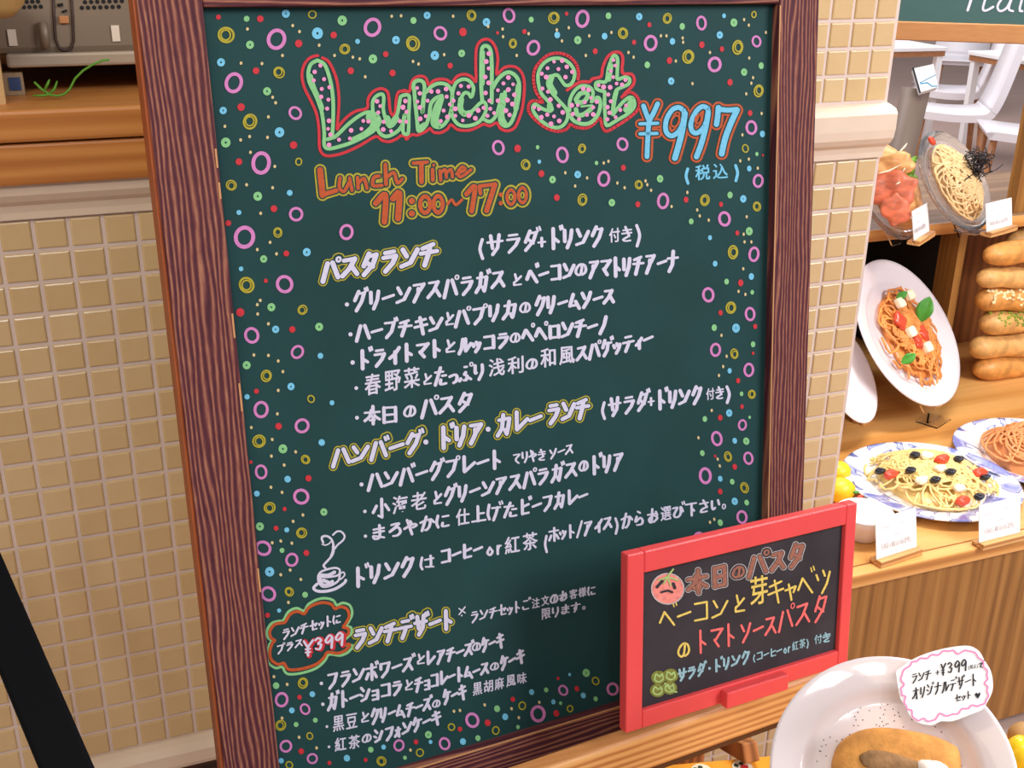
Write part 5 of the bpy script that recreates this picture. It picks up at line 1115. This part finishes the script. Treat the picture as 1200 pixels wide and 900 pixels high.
# ---- stacked breads
CRUST = mat('bread_crust', srgb(214, 150, 76), 0.5, 0.26, 42, 0.9, 110, coat=0.15); CRUST2 = mat('pale_crust', srgb(220, 168, 100), 0.5, 0.24, 42, 0.9, 110, coat=0.1)
yb = YB-0.03
BR = [((1142, 433), 27, CRUST, 'lowest loaf, bottom of the bread stack at the right edge', 4), ((1138, 409), 27, CRUST2, 'second loaf from the bottom of the bread stack', 6), ((1149, 379), 27, CRUST2, 'third loaf from the bottom, with green herbs', 4), ((1145, 352), 27, CRUST, 'fourth loaf from the bottom, topped with white grated cheese', 2), ((1146, 326), 24, CRUST2, 'plain loaf under the top of the bread stack', 0), ((1154, 299), 26, CRUST, 'glossy loaf at the top of the bread stack', 6)]
CHZ = mat('grated_cheese', srgb(246, 228, 178), 0.6)
for (u, v), hp, m_, lab, rise in BR:
    p0 = onY(u, v, yb); p1 = onY(u+60, v-rise*1.0, yb); dirx = (p1-p0); dirx.y = 0.0; dirx.normalize(); r_ = 0.5*hp*((p0-CAM).dot(FW))/FPX*1.05
    t = thing('bread_loaf', lab, 'bread', tuple(p0), 'long loaves stacked in the display niche')
    b = B(); L_ = 0.26; prof_ = []
    pts = []; rr = []
    for i in range(41):
        s_ = (1-math.cos(math.pi*i/40))/2; pts.append(p0+dirx*(L_*s_)+V((0, 0, 0.0015*math.sin(7*s_+v)))); rr.append(r_*max(0.10, math.sqrt(max(0, 1-(1-min(1, s_*6.5))**2))*math.sqrt(max(0, 1-(1-min(1, (1-s_)*6.5))**2)))*(1+0.05*math.sin(11*s_+u)+0.03*math.sin(23*s_+2*u)))
    b.tube(pts, rr, 16); b.build('loaf', m_, t)
    if 'cheese' in lab or 'herbs' in lab:
        b = B(); rd = random.Random(int(u)); nrm = (V((0, -0.8, 0.6)))
        for i in range(90):
            s_ = rd.uniform(0.06, 0.9); a_ = rd.gauss(0.7, 0.5); q = p0+dirx*(L_*s_)+(V((0, -math.cos(a_), math.sin(a_))))*r_*1.0; k = rd.uniform(.002, .0045)
            b.blob(q, (k*1.5, k, k), None, 0.1, 1)
        tag(b.build('topping', CHZ if 'cheese' in lab else mat('herb_green', srgb(140, 162, 52), 0.6, 0.2, 100), t), kind='stuff')
p0 = onY(1180, 284, yb+0.07)
t = thing('bread_loaf', 'loaf lying behind the top of the bread stack', 'bread', tuple(p0), 'long loaves stacked in the display niche')
b = B(); b.tube([p0+V((0.016*i, 0, 0.002*i)) for i in range(12)], [0.006, 0.018, 0.024]+[0.027]*7+[0.02, 0.008], 16); b.build('loaf', CRUST2, t)

# ------------------------------------------------------------------ seating area beyond
CW = mat('white_chair_shell', srgb(236, 232, 236), 0.4); CWOOD = mat('chair_wood', srgb(170, 116, 76), 0.5, 0.1, 30)
def make_chair():
    t = thing('white_chair', 'x', 'chair', (0, 0, 0), 'white shell chairs in the seating area')
    prof = [(-0.22, 0.44), (-0.20, 0.455), (0.0, 0.44), (0.16, 0.445), (0.20, 0.47), (0.235, 0.56), (0.275, 0.72), (0.31, 0.88)]   # x backwards, z
    pr = smooth(prof, 3); th_ = 0.022
    for nm, sel in (('seat', pr[:13]), ('backrest', pr[12:])):
        b = B(); rows = []
        for i, (x, z) in enumerate(sel):
            j = min(i+1, len(sel)-1); k = max(i-1, 0); dx_, dz_ = sel[j][0]-sel[k][0], sel[j][1]-sel[k][1]; l_ = math.hypot(dx_, dz_); nx, nz = -dz_/l_, dx_/l_
            wd = 0.22 if nm == 'seat' else 0.22-0.05*(i/len(sel))**2
            rows.append([b.bm.verts.new((x, y, z)) for y in (-wd, wd)] + [b.bm.verts.new((x-nx*th_*2, y, z-nz*th_*2)) for y in (wd, -wd)])
        for a_, c_ in zip(rows, rows[1:]):
            for i in range(4): b._f([a_[i], a_[(i+1) % 4], c_[(i+1) % 4], c_[i]], i in (0, 2))
        b._f(rows[0]); b._f(list(reversed(rows[-1]))); b.build(nm, CW, t)
    for sx in (-0.17, 0.17):
        for sy in (-0.17, 0.17):
            b = B(); b.tube([V((sx, sy, 0.41)), V((sx*1.15, sy*1.12, 0.0))], [0.02, 0.014], 8); b.build('leg', CWOOD, t)
    return t
ch0 = make_chair()
CHAIRS = [((1112, 126), 0.45, -0.58, 'white shell chair in profile, nearest of those right of the menu stand'), ((1108, 102), 0.45, -0.66, 'white shell chair in profile just behind the slanted menu stand'),           ((1200, 150), 0.45, -0.62, 'white shell chair cut off by the right edge of the photo'), ((1128, 68), 0.45, 0.9, 'white shell chair farthest back under the green sign')]
used = False
for (u, v), z, rz, lab in CHAIRS:
    p = onZ(u, v, z); c = ch0 if not used else copy_tree(ch0); used = True
    c.location = (p.x, p.y, 0); c.rotation_euler = (0, 0, rz); c['label'] = lab
def make_table():
    t = thing('cafe_table', 'x', 'table', (0, 0, 0), 'white topped tables in the seating area')
    b = B(); slab(b, -0.4, 0.4, -0.35, 0.35, 0.70, 0.725, bev=0.004); b.build('table_top', PAPER, t)
    b = B(); slab(b, -0.39, 0.39, -0.34, 0.34, 0.665, 0.699); b.build('apron', CWOOD, t)
    for sx in (-0.36, 0.36):
        for sy in (-0.31, 0.31):
            b = B(); slab(b, sx-0.022, sx+0.022, sy-0.022, sy+0.022, 0, 0.6645); b.build('leg', PAPER, t)
    return t
tb0 = make_table(); used = False
for (u, v), rz, lab in (((1238, 66), -0.1, 'white topped wooden table at the right edge under the green sign'), ((1016, 51), -0.1, 'white topped wooden table beside the tiled wall edge, farthest left')):
    p = onZ(u, v, 0.72); c = tb0 if not used else copy_tree(tb0); used = True
    c.location = (p.x, p.y, 0); c.rotation_euler = (0, 0, rz); c['label'] = lab
# menu stand among the chairs
ms = onZ(1082, 94, 0.80); ms = at(1082, 92, 3.9)
t = thing('menu_stand', 'slanted menu stand with a white and blue panel among the chairs', 'sign stand', (ms.x, ms.y, 0))
mx_, my_, mz_ = view_axes(1082, 92, (0.6, -0.8), 0.8)
q = [hit(u, v, ms, mz_) for u, v in ((1071, 80), (1094, 75), (1099, 102), (1079, 108))]
b = B(); vs = [b.bm.verts.new(p) for p in q]; vb = [b.bm.verts.new(p-mz_*0.02) for p in q]
b._f(vs); b._f(list(reversed(vb)))
for i in range(4): b._f([vs[i], vb[i], vb[(i+1) % 4], vs[(i+1) % 4]])
b.build('panel', PAPER, t)
ik = Ink(ms, -mz_)
ik.stroke('k', [(1070, 80), (1078, 108)], 2.2); ik.stroke('c', [(1078, 97), (1088, 92), (1096, 88)], 1.0); ik.stroke('c', [(1079, 98), (1087, 97), (1092, 101), (1098, 101)], 1.4)
ik.finish({'k': ('panel_edge', mat('stand_black', srgb(24, 30, 36), 0.5)), 'c': ('panel_writing', mat('cyan_print', srgb(40, 150, 190), 0.6))}, t)
b = B(); w_ = ms-mz_*0.06; b.tube([w_, V((w_.x-0.12, w_.y-0.02, 0.02))], [0.045, 0.035], 4); b.box((w_.x-0.12, w_.y-0.02, 0.012), (0.16, 0.14, 0.012)); b.build('pedestal', mat('stand_grey', srgb(136, 118, 106), 0.5), t)
for o in bpy.data.objects:
    if '_o' in o.keys(): del o['_o']
